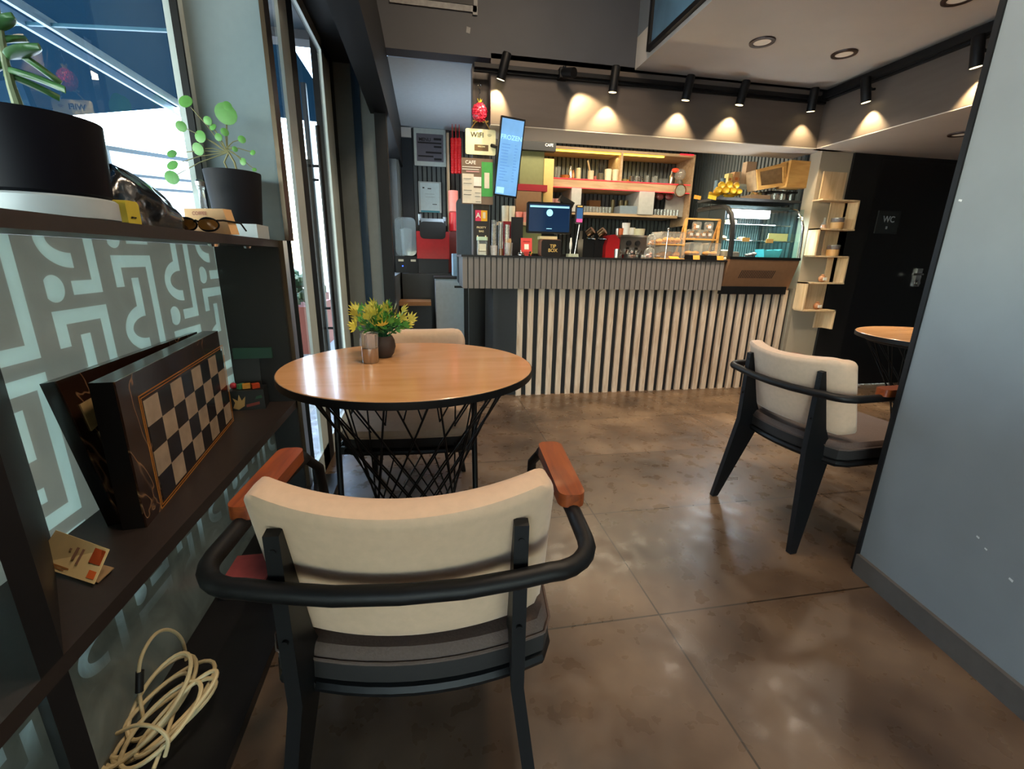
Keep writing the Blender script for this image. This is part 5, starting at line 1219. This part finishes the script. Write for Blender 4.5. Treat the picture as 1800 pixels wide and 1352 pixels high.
for i, px in enumerate((1160, 1176)):
    m = MB(); m.ball((0, 0, 0), .05, 12, (1, .5, .8)); o = m.build('hanging_cup', mat('dark_rose', '#6b3a3c', .3, coat=.5)); q = on(px, YS+.05, zM0-.075); o.location = q; tag(o, 'dark rose cup hanging under the shelf, %s one' % ('left', 'right')[i], 'cup', 'cups hanging under the shelf')
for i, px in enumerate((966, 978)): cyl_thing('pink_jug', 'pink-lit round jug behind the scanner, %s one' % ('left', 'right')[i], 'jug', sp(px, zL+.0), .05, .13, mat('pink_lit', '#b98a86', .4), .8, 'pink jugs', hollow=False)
# left part of back area: stacks behind the till
for i, (px, c, lb) in enumerate(((888, '#cfc9b4', 'cream canister stack left of the slanted black board'), (899, '#d8d2bc', 'cream canister stack right of its twin'), (912, '#e0887c', 'pink cup stack above the black board'), (935, '#d8847a', 'pink cup stack behind the till'), (924, '#c77a6c', 'rose cup stack between the pink ones'))):
    cyl_thing('canister', lb, 'canister', on(px, 4.6, 1.45), .036, .15 if i < 2 else .10, mat('can'+c[1:], c, .5), .9, hollow=False)
slab('back_ledge', 'wooden ledge holding canisters behind the till', 'ledge', on(874, 4.6, 1.4).x, on(955, 4.6, 1.4).x, 4.5, 4.64, 1.42, 1.45, SHW)
zz_c = at(930, 325, 1, 4.7).z
slab('brown_cupboard', 'brown cupboard below the fridge behind the menu screen', 'cupboard', on(905, 4.72, 1.5).x, on(948, 4.72, 1.5).x, 4.66, 4.74, 1.55, zz_c-.065, mat('cupboard_brown', '#7a5a3c', .6))
# back counter
slab('back_counter', 'black back counter with machines on it along the rear wall', 'counter', -.24, 3.1, 4.55, YW-.02, 0, .95, mat('back_counter_black', '#17181b', .4), .004)
# bananas, fruit tray, tins, bread boxes above the case
YC = 3.72; zc_ = at(1330, 352, 1, YC).z
slab('case_top_shelf', 'flat ledge on top of the display case holding fruit', 'ledge', at(1250, 350, 1, YC).x, at(1425, 350, 1, YC).x, YC-.09, YC+.2, zc_-.02, zc_, mat('ledge_dark', '#3b3b3a', .5))
BAN = mat('banana_yellow', '#d9a520', .45, noise=.08, scale=20)
for i in range(5):
    t = (MB()); x0 = on(1256+i*9, YC, zc_).x
    pts = [(x0+.05*math.cos(R(a)), YC+.0+.01*(i % 2), zc_+.052+.035*(i % 3)*.6+.05*math.sin(R(a))*.6) for a in range(190, 351, 20)]
    t.tube(pts, [.006]+[.016]*3+[.018]*3+[.014, .006], 10); tag(t.build('banana', BAN), 'banana in the heap above the display case, %s from the left' % ('first', 'second', 'third', 'fourth', 'fifth')[i], 'banana', 'bananas on the display case')
for i, (px, zz, r_) in enumerate(((1262, .03, .028), (1275, .03, .03), (1288, .03, .03), (1281, .075, .03), (1294, .075, .026), (1299, .03, .025), (1268, .07, .028))):
    m = MB(); m.ball((0, 0, 0), r_, 12, (1.1, .9, 1)); o = m.build('lemon', mat('lemon_yellow', '#dba81f', .45, noise=.08)); o.location = on(px, YC-.045, zc_+zz); tag(o, 'yellow lemon heaped above the case, %s in the pile' % ('bottom left', 'bottom middle-left', 'bottom middle', 'upper middle', 'upper right', 'bottom right', 'upper left')[i], 'lemon', 'lemons on the display case')
t = thing('fruit_tray', 'pale cardboard tray of dried fruit right of the lemons', 'tray', (on(1328, YC, zc_).x, YC, zc_))
m = MB(); m.box(-.09, .10, -.06, .08, 0, .035); m.build('tray', mat('kraft_tray', '#a98a6c', .7), t)
m = MB()
for k in range(16): m.ball((random.uniform(-.08, .09), random.uniform(-.04, .06), random.uniform(.035, .06)), .018, 7, mi=k % 3)
m.build('fruit', [mat('fruit_tan', '#b08348', .6), mat('fruit_dark', '#3f3527', .6), mat('fruit_olive', '#8a7a3c', .6)], t)
zb_ = at(1300, 325, 1, 3.95).z
slab('small_wall_shelf', 'small grey wall shelf holding coffee bags over the lemons', 'shelf', on(1270, 3.95, zb_).x, on(1326, 3.95, zb_).x, 3.90, 4.06, zb_-.02, zb_, ALU)
for i, (px, hh_, w_, c, lb) in enumerate(((1279, .085, .04, '#d8c27a', 'short cream coffee bag at the left of the small wall shelf'), (1290, .10, .055, '#c79a6c', 'middle kraft coffee bag with an orange print'), (1298, .11, .03, '#c0b49c', 'slim grey coffee bag behind the large one'), (1313, .19, .10, '#b89a7c', 'large kraft coffee bag with an orange cup print on the small wall shelf'))):
    t = thing('coffee_bag', lb, 'coffee bag', (on(px, 3.95, zb_).x, 3.95+(.03 if i == 2 else 0), zb_), 0, 'coffee bags')
    m = MB(); m.prism([(-w_/2, 0), (w_/2, 0), (w_/2*.96, hh_), (-w_/2*.96, hh_)], 'y', -.03, .03); m.build('bag', mat('bag'+c[1:], c, .6), t, bevel=.005)
    m = MB(); m.box(-w_*.28, w_*.22, -.032, -.0305, hh_*.3, hh_*.55); m.build('print', mat('bag_print', '#c2703a', .6), t)
for i, px in enumerate((1257, 1267)): cyl_thing('blue_tin', 'small blue-grey tin behind the bananas, %s one' % ('left', 'right')[i], 'tin', on(px, YC+.12, zc_+.0), .022, .16+.02*i, mat('tin_blue', '#6f8590', .4, .3, noise=.2, scale=50), 1, 'tins behind the bananas', hollow=False)
# wooden bread boxes
YBX = 3.62
def boxq(name, label, TL, TR, BR, BL, y, depth, mt, frame=None):
    P4 = [at(*q, 1, y) for q in (BL, BR, TR, TL)]
    c = (P4[0]+P4[2])/2; t = thing(name, label, 'wooden box', tuple(c))
    m = MB()
    if frame:
        cen = sum(P4, Vector())/4
        I = [cen+(p-cen)*Vector((frame[0], 1, frame[1])) for p in P4]
        I = [Vector((cen.x+(p.x-cen.x)*frame[0], y, cen.z+(p.z-cen.z)*frame[1])) for p in P4]
        for a in range(4):
            b = (a+1) % 4; D = Vector((0, .015, 0)); m.hexa([P4[a]-c, P4[b]-c, I[b]-c, I[a]-c, P4[a]-c+D, P4[b]-c+D, I[b]-c+D, I[a]-c+D])
        m.build('front_frame', mt, t)
        m = MB(); D = Vector((0, depth, 0)); m.hexa([p-c+Vector((0, .02, 0)) for p in P4]+[p-c+D for p in P4]); m.build('body', mat('box_inner', '#a98c68', .6, noise=.2), t)
        m = MB(); m.hexa([p-c+Vector((0, .012, 0)) for p in I]+[p-c+Vector((0, .016, 0)) for p in I]); m.build('pane', thin_glass('box_pane', (.95, .92, .88), .8), t)
    else:
        D = Vector((0, depth, 0)); m.hexa([p-c for p in P4]+[p-c+D for p in P4]); m.build('panel', mt, t)
    return t
boxq('bread_box', 'wooden bread box with a glass front above the display case', (1331, 298), (1383, 285), (1381, 326), (1333, 334), YBX, .14, BIRCH, (.80, .68))
boxq('birch_box', 'plain birch board box right of the glass-fronted bread box', (1392, 281), (1429, 284), (1421, 331), (1382, 329), YBX-.02, .12, BIRCH)
t = thing('box_stand', 'dark support under the two wooden bread boxes', 'stand', (on(1382, 3.66, 1.6).x, 3.70, zc_))
m = MB(); m.box(-.16, .17, -.03, .08, at(1380, 336, 1, 3.66).z-zc_-.012, at(1380, 336, 1, 3.66).z-zc_); m.box(.14, .17, -.03, .08, 0, at(1380, 336, 1, 3.66).z-zc_); m.box(-.16, -.14, .04, .08, 0, at(1380, 336, 1, 3.66).z-zc_); m.build('rack', BLKM, t)
for i, (px, r_, lb) in enumerate(((1361, .032, 'clear plastic tub of lids, left under the bread boxes'), (1374, .03, 'clear plastic tub with a bright highlight under the bread boxes'), (1390, .035, 'smoky plastic tub under the right bread box'), (1404, .034, 'dark plastic tub at the right under the bread boxes'))):
    cyl_thing('plastic_tub', lb, 'tub', on(px, YC, zc_), r_, .095, ACRYL if i < 2 else thin_glass('smoky%d' % i, (.45, .5, .5), 1.4, .05, .2, (.2, .22, .22)), .95, 'tubs under the bread boxes')

# ------------------------------------------------------------ things at the back left
YK = YW-.03
def ph(x, y, Y): return at(x, y, 1, Y)
a, b = ph(729, 291, YK), ph(783, 229, YK)
panel('framed_notice', 'white framed printed notice high on the rear ribbed wall', 'framed notice', ((a.x+b.x)/2, YK-.02, a.z), b.x-a.x, b.z-a.z, [mat('pale_mint_frame', '#cfd9d2', .5), mat('notice_grey', '#6f6b73', .5), INK],
      [(.08, .92, .12, .86, 1), (.62, .86, .70, .76, 2), (.12, .86, .60, .64, 2), (.62, .86, .50, .55, 2), (.36, .86, .34, .39, 2), (.12, .60, .24, .28, 2), (.62, .86, .16, .22, 2)], [('MENU', .045, .34, .70, 2)], .02)
a, b = ph(737, 373, YK), ph(775, 321, YK)
panel('framed_certificate', 'small framed white certificate below the larger notice', 'framed notice', ((a.x+b.x)/2, YK-.02, a.z), b.x-a.x, b.z-a.z, [mat('silver_frame', '#aab2b2', .4, .3), mat('cert_paper', '#c4d6da', .6), mat('cert_teal', '#3f8fa0', .6), INK],
      [(.08, .92, .06, .96, 1), (.08, .92, .0, .06, 2), (.18, .26, .78, .82, 3), (.4, .56, .76, .79, 3), (.3, .7, .6, .605, 3), (.3, .7, .5, .505, 3), (.6, .8, .26, .28, 3)], (), .015)
q = ph(714, 230, YK); slab('white_sensor', 'small white sensor box in the top corner of the rear wall', 'sensor', q.x-.05, q.x+.05, YK-.06, YK, q.z-.07, q.z+.02, WHITE, .006)
x = ph(705, 300, YK).x; x2 = ph(726, 300, YK).x
m = MB(); m.box(x, x2, YK-.03, YK-.0, .95, 2.38); tag(m.build('dark_board', mat('dark_teal_board', '#232b31', .45)), 'tall dark board on the rear wall left of the notices', 'board')
x = ph(788, 300, YK-.2).x; slab('pale_post', 'slim pale wooden upright right of the framed notices', 'post', x-.012, x+.012, YK-.22, YK-.0, .955, 2.33, wood('pale_upright', '#b9a386', '#a08a6c', 3, .5, 'Z'))
for i, (px, z0, z1) in enumerate(((796, ph(0, 307, 5.1).z, ph(0, 250, 5.1).z), (802, ph(0, 307, 5.1).z, ph(0, 247, 5.1).z), (808, ph(0, 308, 5.1).z, ph(0, 250, 5.1).z))):
    q = ph(px, 300, 5.1); m = MB(); za, zb2 = ph(px, 306, 5.1).z, ph(px, 250, 5.1).z
    for k in range(14): 
        z = za+(zb2-za)*k/13; m.ball((0, 0, z-za), .022, 8, (1, 1, 1.0), mi=0)
    m.cyl((0, 0, zb2-za), (0, 0, 2.409-za), .003, n=6)
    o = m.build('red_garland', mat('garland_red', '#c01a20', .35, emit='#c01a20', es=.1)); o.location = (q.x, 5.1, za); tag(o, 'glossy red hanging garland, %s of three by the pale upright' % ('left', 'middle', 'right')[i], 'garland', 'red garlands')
q = ph(797, 352, 5.0)
for i, (px, py, c, r_, h, lb) in enumerate(((797, 372, '#e08a80', .05, .20, 'pink tumbler stack beside the pale upright'), (799, 406, '#c62a30', .055, .18, 'red ribbon-wrapped canister below the pink tumblers'))):
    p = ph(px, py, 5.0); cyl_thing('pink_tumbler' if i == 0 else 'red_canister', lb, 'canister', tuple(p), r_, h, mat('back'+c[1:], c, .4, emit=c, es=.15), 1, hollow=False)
slab('machine_shelf', 'small dark ledge carrying the red canister', 'ledge', ph(797, 408, 5.0).x-.07, ph(797, 408, 5.0).x+.08, 4.93, 5.13, .955, ph(797, 408, 5.0).z-.001, mat('ledge_red', '#7a2c2a', .5))
zt_ = .95
# blender in its sound cover and red machine
q = on(716, 4.85, zt_)
t = thing('blender', 'blender under a clear sound cover at the left of the back counter', 'blender', (q.x, 4.85, zt_))
m = MB(); m.box(-.11, .11, -.12, .12, 0, .16); m.box(-.08, -.03, -.122, -.12, .11, .13, 1); m.box(.04, .09, -.122, -.12, .11, .13, 1); m.box(-.045, -.035, -.122, -.12, .06, .07, 2)
m.build('base', [BLKM, mat('silver_key', '#a8a08c', .4), mat('blue_lamp', '#2a50ff', .4, emit='#2a50ff', es=3)], t, bevel=0)
m = MB(); m.rprism(.20, .36, .05, 'y', -.11, .11, (-.0, .345)); m.build('sound_cover', thin_glass('cover_glass', (.75, .85, .9), 1.5, .05, .15, (.6, .7, .75)), t)
m = MB(); m.lathe([(.045, .17), (.06, .40), (.065, .42), (0, .44)], n=18); m.build('jug', ACRYL, t)
q = on(762, 4.85, zt_)
t = thing('juice_machine', 'red and black countertop machine beside the blender', 'machine', (q.x, 4.85, zt_))
m = MB(); m.box(-.15, .15, -.12, .15, 0, .14); m.build('base', BLACK, t, bevel=.005)
m = MB(); m.box(-.16, .16, -.14, .15, .14, .40); m.box(-.003, .003, -.143, -.14, .16, .32); m.build('red_body', RED, t, bevel=.02, seg=3)
m = MB(); m.rprism(.25, .16, .04, 'y', -.145, -.138, (0, .41)); m.box(-.13, .13, -.12, .12, .40, .50); m.build('black_top', BLKM, t)
m = MB(); m.box(-.11, .11, -.13, -.08, .46, .52); m.cyl((-.12, -.08, .46), (-.12, -.08, .56), .02); m.cyl((.12, -.08, .46), (.12, -.08, .54), .02); m.build('hopper', mat('hopper_grey', '#6f7880', .3, .4), t)
# grey rounded board and blue-grey side next to the bar's left end
a, b = ph(806, 438, 4.1), ph(832, 350, 4.1)
t = thing('grey_board', 'tall rounded grey board standing behind the left end of the bar', 'board', ((a.x+b.x)/2, 4.1, a.z-.3))
m = MB(); m.rprism(b.x-a.x+.03, b.z-a.z+.3, .04, 'y', 0, .03, (0, (b.z-a.z+.3)/2)); m.build('board', mat('slate_board', '#525c64', .5), t)
m = MB(); m.box(-.02, .02, .03, .05, -(a.z-.3), .3); m.build('foot_post', BLKM, t)
slab('blue_side_box', 'pale blue carton at the left end of the bar', 'box', ph(797, 470, 4.12).x, ph(818, 470, 4.12).x, 4.16, 4.4, .945, 1.14, mat('pale_blue', '#86a4bb', .5))
a = ph(765, 490, 4.15); b = ph(824, 490, 4.15)
t = thing('white_cabinet', 'white under-counter cabinet at the left end of the bar', 'cabinet', ((a.x+b.x)/2, 4.17, 0)); w_ = b.x-a.x
m = MB(); m.box(-w_/2, w_/2, 0, .34, 0, a.z); m.build('body', mat('cabinet_pale', '#a9b7c0', .45), t)
m = MB(); m.box(-w_/2+.005, w_/2-.005, -.012, 0, .02, a.z-.02); m.box(.02, .10, -.014, -.0121, a.z-.08, a.z-.06, 1); m.build('door', [mat('cabinet_door', '#b3c0c8', .4), BLACK], t)
m = MB(); m.box(-w_/2-.01, w_/2+.01, -.02, .35, a.z-.001, a.z+.015); m.build('top', BLACK, t)
a, b = ph(688, 527, 4.25), ph(758, 537, 4.25)
slab('wooden_step', 'small wooden ledge across the dark cupboard at the back left', 'ledge', a.x, b.x, 4.22, 4.5, b.z-.0, b.z+.035, wood('step_wood', '#a5764a', '#7d5632', 3, .5, 'X'))
slab('dark_cupboard', 'dark cupboard under the wooden ledge at the back left', 'cupboard', -.22, b.x, 4.26, 4.54, 0, b.z-.001, mat('cupboard_black', '#15171b', .4))
a = ph(655, 520, 3.47); 
for i in range(2):
    slab('stored_book', 'brown carton seen low beside the door pier, %s one' % ('upper', 'lower')[i], 'box', ph(655, 500, 3.35).x, ph(672, 500, 3.35).x, 3.36, 3.44, .78-.09*i, .86-.09*i, mat('box_tan', '#8d7250', .6, noise=.2), group='cartons beside the pier') if False else None

# ------------------------------------------------------------ stepped wooden corner shelf
YZ = 3.49
zs = thing('zigzag_shelf', 'stepped zigzag shelf of pale ply on the right wall strip', 'shelf', (3.45, YZ, .5))
def zb(x0, x1, z0, z1, y0=-.11, y1=0, nm='board'):
    m = MB(); m.box(x0-3.45, x1-3.45, y0, y1, z0-.5, z1-.5); m.build(nm, PLY, zs, bevel=.001)
PLY = wood('pale_ply', '#dcc09a', '#c6a57c', 3, .5, 'Z')
def zz_(px, py): return at(px, py, 1, YZ-.11)
# columns seen in the photo from top to bottom: vertical boards and shelves
LV = [at(1470, y, 1, YZ-.11).z for y in (350, 402, 450, 497, 545)]
L_ = [zz_(q_, 400).x+.045+(zz_(q_, v_).x-zz_(q_, 400).x) for q_, v_ in ((1438, 352), (1432, 402), (1425, 452), (1411, 498), (1404, 545))]
R_ = [zz_(1513, 350).x, zz_(1503, 402).x, zz_(1493, 452).x, zz_(1484, 498).x, zz_(1470, 545).x]
xl, xm, xr = (L_[0]+L_[2]+L_[4])/3, 0, 0
for i in range(5): zb(L_[i], R_[i], LV[i]-.012, LV[i], nm='shelf')
m = MB(); 
zz0 = zz_
top = at(1487, 304, 1, YZ).z
def zw_(px, py): return at(px, py, 1, YZ)
zb(zw_(1447, 303).x-.0, zw_(1488, 303).x, LV[0], top, -.012, 0, 'back_board')
zb(R_[0]-.014, R_[0], LV[1], LV[0], nm='upright')
zb(zw_(1456, 375).x, zw_(1492, 375).x, LV[1], LV[0], -.010, 0, 'back_board')
zb(L_[1], L_[1]+.014, LV[2], LV[1], nm='upright')
zb(zw_(1447, 425).x, zw_(1484, 425).x, LV[2], LV[1], -.010, 0, 'back_board')
zb(R_[2]-.014, R_[2], LV[3], LV[2], nm='upright')
zb(zw_(1450, 475).x, R_[2]-.014, LV[3], LV[2], -.010, 0, 'back_board')
zb(L_[3], L_[3]+.014, LV[4], LV[3], nm='upright')
zb(L_[3]+.014, zw_(1448, 520).x, LV[4], LV[3], -.010, 0, 'back_board')
zb(R_[4]-.014, R_[4], LV[4]-.17, LV[4], nm='upright'); zb(zw_(1430, 565).x, R_[4]-.014, LV[4]-.17, LV[4], -.012, 0, 'back_board')
YI = YZ-.07
def zi(px, k): return (at(px, 400, 1, YI).x + (on(px, YI, LV[k]).x-at(px, 400, 1, YI).x), YI, LV[k])
SWT = mat('packet_brown', '#a06c48', .5, noise=.35, scale=60)
t = thing('glass_flask', 'small conical glass flask on the first step of the zigzag shelf', 'flask', zi(1449, 1))
m = MB(); m.lathe([(0, 0), (.026, 0), (.028, .01), (.008, .06), (.008, .085), (.011, .088)], n=18, cap=False); m.build('body', CLEAR, t); m = MB(); m.lathe([(0, .002), (.024, .002), (.017, .03), (0, .032)], n=14); m.build('contents', SWT, t)
for i, (px, k, lb) in enumerate(((1472, 1, 'wide jar of brown sweets on the first step of the zigzag shelf'), (1465, 2, 'wide jar of dark sweets on the second step of the zigzag shelf'))):
    t = thing('sweet_jar', lb, 'jar', zi(px, k), 0, 'jars on the zigzag shelf')
    m = MB(); m.lathe([(0, 0), (.046, 0), (.048, .05), (.046, .052)], n=22); m.build('wooden_base', mat('jar_base', '#c99a62', .5), t)
    m = MB(); m.lathe([(.046, .052), (.05, .06), (.05, .085), (.045, .09)], n=22, cap=False); m.build('glass_top', CLEAR, t)
    m = MB(); m.lathe([(0, .053), (.045, .053), (.045, .085), (0, .09)], n=18); m.build('contents', mat('sweet_dark', '#5a3c38', .5, noise=.3, scale=60), t)
bottle('glass_bottle', 'slim upright glass bottle at the right of the first step', zi(1497, 1), .016, .20, CLEAR, CHROME)
for i, (px, k, lb) in enumerate(((1447, 3, 'round packet of sweets with a white label on the third step'), (1438, 4, 'small round packet of sweets with a white label on the lowest step'))):
    t = thing('sweet_packet', lb, 'packet', zi(px, k), 0, 'round sweet packets')
    m = MB(); m.ball((0, 0, .030), .034, 14, (1, .8, .85)); m.ball((0, 0, .062), .012, 8, (1.4, 1, .6)); m.build('bag', SWT, t)
    m = MB(); m.obox((0, -.029, .030), (.035, .004, .024)); m.build('paper_label', PAPER, t)
# WC sign
a, b = at(1536, 410, 1, 3.47), at(1584, 372, 1, 3.47)
panel('wc_sign', 'dark square WC sign on the black door', 'sign', ((a.x+b.x)/2, 3.465, a.z), b.x-a.x, b.z-a.z, [mat('wc_dark', '#24282b', .35), mat('wc_white', '#8f9aa3', .4)], [(.44, .52, .2, .32, 1)], [('WC', .07, .5, .62, 1)], .01)
# hooks of wall: wood board on the foreground wall
q = A+dir_*.02
t = thing('wall_board', 'orange wooden board edge high on the right wall', 'board', (1.50, 1.0, 0), math.atan2(dir_.y, dir_.x))
m = MB(); m.box(.0, .7, .01, .035, 1.735, 2.1); o = m.build('plank', wood('orange_board', '#a8683c', '#8a5230', 3, .4, 'X'), t); t.location = (A.x+dir_.x*.05, A.y+dir_.y*.05, 0)
t.rotation_euler.z = math.atan2(dir_.y, dir_.x)
# framed picture on the mezzanine edge
t = thing('framed_picture', 'black framed blue picture high on the mezzanine edge', 'picture', (1.5, 2.3, 2.44))
m = MB(); y0, y1, z1 = -.9, .93, 1.0
for bxs in ((y0, y1, 0, .03), (y0, y1, z1-.03, z1), (y0, y0+.03, .03, z1-.03), (y1-.03, y1, .03, z1-.03)): m.box(-.03, -.002, *bxs)
m.build('frame', BLKM, t)
m = MB(); m.box(-.012, -.004, y0+.03, y1-.03, .03, z1-.03); m.build('print', mat('blue_print', '#4a708a', .25, noise=.3, scale=3, coat=.5), t)

# ------------------------------------------------------------ track and spotlights
SPW = (1.0, .76, .43)
t = thing('lighting_track', 'black lighting track along the bar beam and the right beam', 'lighting track', (1.8, YB, 2.33))
m = MB(); m.box(-1.45, 1.29, -.025, 0, -.02, .03); m.box(-1.45, 1.29, -.05, -.02, -.005, .018); m.build('rail', BLKM, t)
m = MB(); m.box(1.265, 1.298, -2.3, -.0, -.0, .07); m.box(1.24, 1.27, -2.3, -.0, .01, .035); m.build('rail', BLKM, t)
def spot(px, py, y, top, label, ang=(0, 0), e=10, size=62, x=None, aim=None, L=.155, lit=True):
    q = at(px, py, 1, y) if x is None else at(px, py, 0, x)
    t = thing('track_spotlight', label, 'spotlight', tuple(q), 0, 'black track spotlights')
    dx, dy = ang; d = Vector((dx, dy, -1)).normalized()
    m = MB(); m.tube([-d*L/2, -d*L*.45, d*L*.42, d*L/2], [.024, .03, .03, .031], 20); m.build('can', BLKM, t)
    m = MB(); m.cyl(d*(L/2+.0005), d*(L/2+.002), .026, n=20); m.build('lamp_face', mat('lamp_face', '#fff0c8', .4, emit='#ffe6a8', es=3), t)
    m = MB(); m.cyl((0, 0, .0), (.0 if x is None else .07, .07 if x is None else 0, .01), .008); m.ball((.0 if x is None else .035, .035 if x is None else 0, .006), .014, 8); m.build('bracket', BLKM, t)
    tip = q+d*(L/2+.006)
    light('spot_light', 'SPOT', tip, e*.52, SPW, target=tip+d, spot_size=R(size), spot_blend=.6, shadow_soft_size=.012)
YT = YB-.085
spot(886, 116, YT, 0, 'black spotlight at the far left end of the track', (-.25, .30), 26, 84)
spot(1080, 139, YT, 0, 'spotlight third along the track, lit silver-grey body', (-.03, .16), 34, 84)
spot(1210, 154, YT, 0, 'spotlight fourth along the track, over the back shelf', (-.06, .18), 36, 84)
spot(1306, 163, YT, 0, 'spotlight fifth along the track, over the pastry rack', (-.10, .18), 36, 84)
spot(1429, 175, YT, 0, 'spotlight in the corner just left of where the beams meet', (.10, .14), 24, 84)
spot(1522, 158, None, 0, 'first spotlight on the right beam near the corner', (.22, -.05), 34, 84, x=3.02)
spot(1718, 90, None, 0, 'spotlight on the right beam close to the foreground wall', (.22, -.02), 40, 84, x=3.02)
q = at(992, 127, 1, YT)
t = thing('track_spotlight', 'spotlight second along the track, seen end-on with its adaptor', 'spotlight', tuple(q), 0, 'black track spotlights')
m = MB(); m.tube([(0, .02, 0), (.05, -.06, -.02)], .032, 18); m.box(-.03, .03, .0, .07, -.03, .03); m.ball((0, 0, .03), .012); m.build('can', BLKM, t)
light('spot_light', 'SPOT', q+Vector((.075, -.02, -.03)), 26, SPW, target=q+Vector((.30, .10, -.42)), spot_size=R(74), spot_blend=.4, shadow_soft_size=.015)
# recessed ceiling lights
for i, (px, py, z, lb, e) in enumerate(((1340, 73, ZC, 'recessed ring light, left one in the mezzanine ceiling', 30), (1484, 94, ZC, 'recessed ring light, middle one in the mezzanine ceiling', 30), (1687, -4, ZC, 'recessed ring light cut by the top edge of the photo', 30), (1690, 235, ZS, 'recessed ring light in the low ceiling by the black door', 1.0))):
    q = at(px, py, 2, z); t = thing('ceiling_light', lb, 'ceiling light', tuple(q), 0, 'recessed ring lights')
    m = MB(); m.lathe([(.05, -.001), (.05, -.008), (.056, -.011), (.072, -.008), (.074, 0)], n=36, cap=False); m.build('ring', mat('bronze_ring', '#3a2a22', .4, .3), t)
    m = MB(); m.lathe([(0, -.004), (.051, -.004)], n=32, cap=False); m.build('diffuser', mat('diffuser', '#d8cfc0', .5, emit='#ffe9c8', es=.05), t)
    light('downlight', 'SPOT', (q.x, q.y, z-.02), e, (1, .84, .66), target=(q.x, q.y, 0), spot_size=R(110), spot_blend=.8, shadow_soft_size=.05)
# fittings for the added fill lamps (out of the frame)
for (x, y) in FILL_PEND:
    t = thing('fill_pendant_lamp', 'added unseen black pendant lamp over the double-height seating area', 'lamp', (x, y, 3.31), 0, 'added pendant lamps')
    m = MB(); m.lathe([(.17, 0), (.18, .0), (.14, .07), (.03, .12), (.0, .12)], n=32, cap=False); m.build('lamp_shade', BLKM, t)
    m = MB(); m.cyl((0, 0, .12), (0, 0, .39), .004); m.build('cord', BLKM, t)
light('soffit_fill_light', 'AREA', (.25, 4.3, 1.5), 1.5, (.75, .88, 1), target=(-.1, 4.9, 2.6), shape='RECTANGLE', size=.4, size_y=.2)  # added cool fill without a fitting, lifts the blue soffit
# fill lights added behind the bar, no fittings
light('bar_fill_light', 'AREA', (1.8, 4.4, 2.38), 16, (1, .86, .62), rot=(0, 0, 0), shape='RECTANGLE', size=2.2, size_y=.2)  # added downward fill over the back counter
light('beam_fill_light', 'AREA', (1.8, 4.3, 1.25), 2.6, (1, .80, .50), target=(1.8, 3.9, 2.0), shape='RECTANGLE', size=2.0, size_y=.06)  # added upward fill for the beam underside

# small scuffs on the foreground wall
for i, (px, py, s_) in enumerate(((1719, 944, .008), (1733, 965, .007), (1777, 1019, .010), (1688, 352, .010))):
    v = Vector((px-CX, -(py-CY), FPX)); r_ = Vector((BX.dot(v), BY.dot(v), BU.dot(v)))
    tt = (A-CAMLOC).dot(n_)/r_.dot(n_); q = CAMLOC+r_*tt-n_*.0008
    m = MB(); u = dir_; m.hexa([q+u*a+Vector((0, 0, b))+n_*c_ for c_ in (0, .0006) for a, b in ((-s_*.5, -s_*.15), (s_*.5, -s_*.5), (s_*.6, s_*.1), (-s_*.4, s_*.35))])
    tag(m.build('wall_scuff', mat('scuff_white', '#c3c8cc', .8)), 'tiny pale scuff on the right wall, %s' % ('upper of the two close together', 'lower of the two close together', 'lowest and largest one', 'high up near the black edge strip')[i], 'scuff', 'scuffs on the right wall')
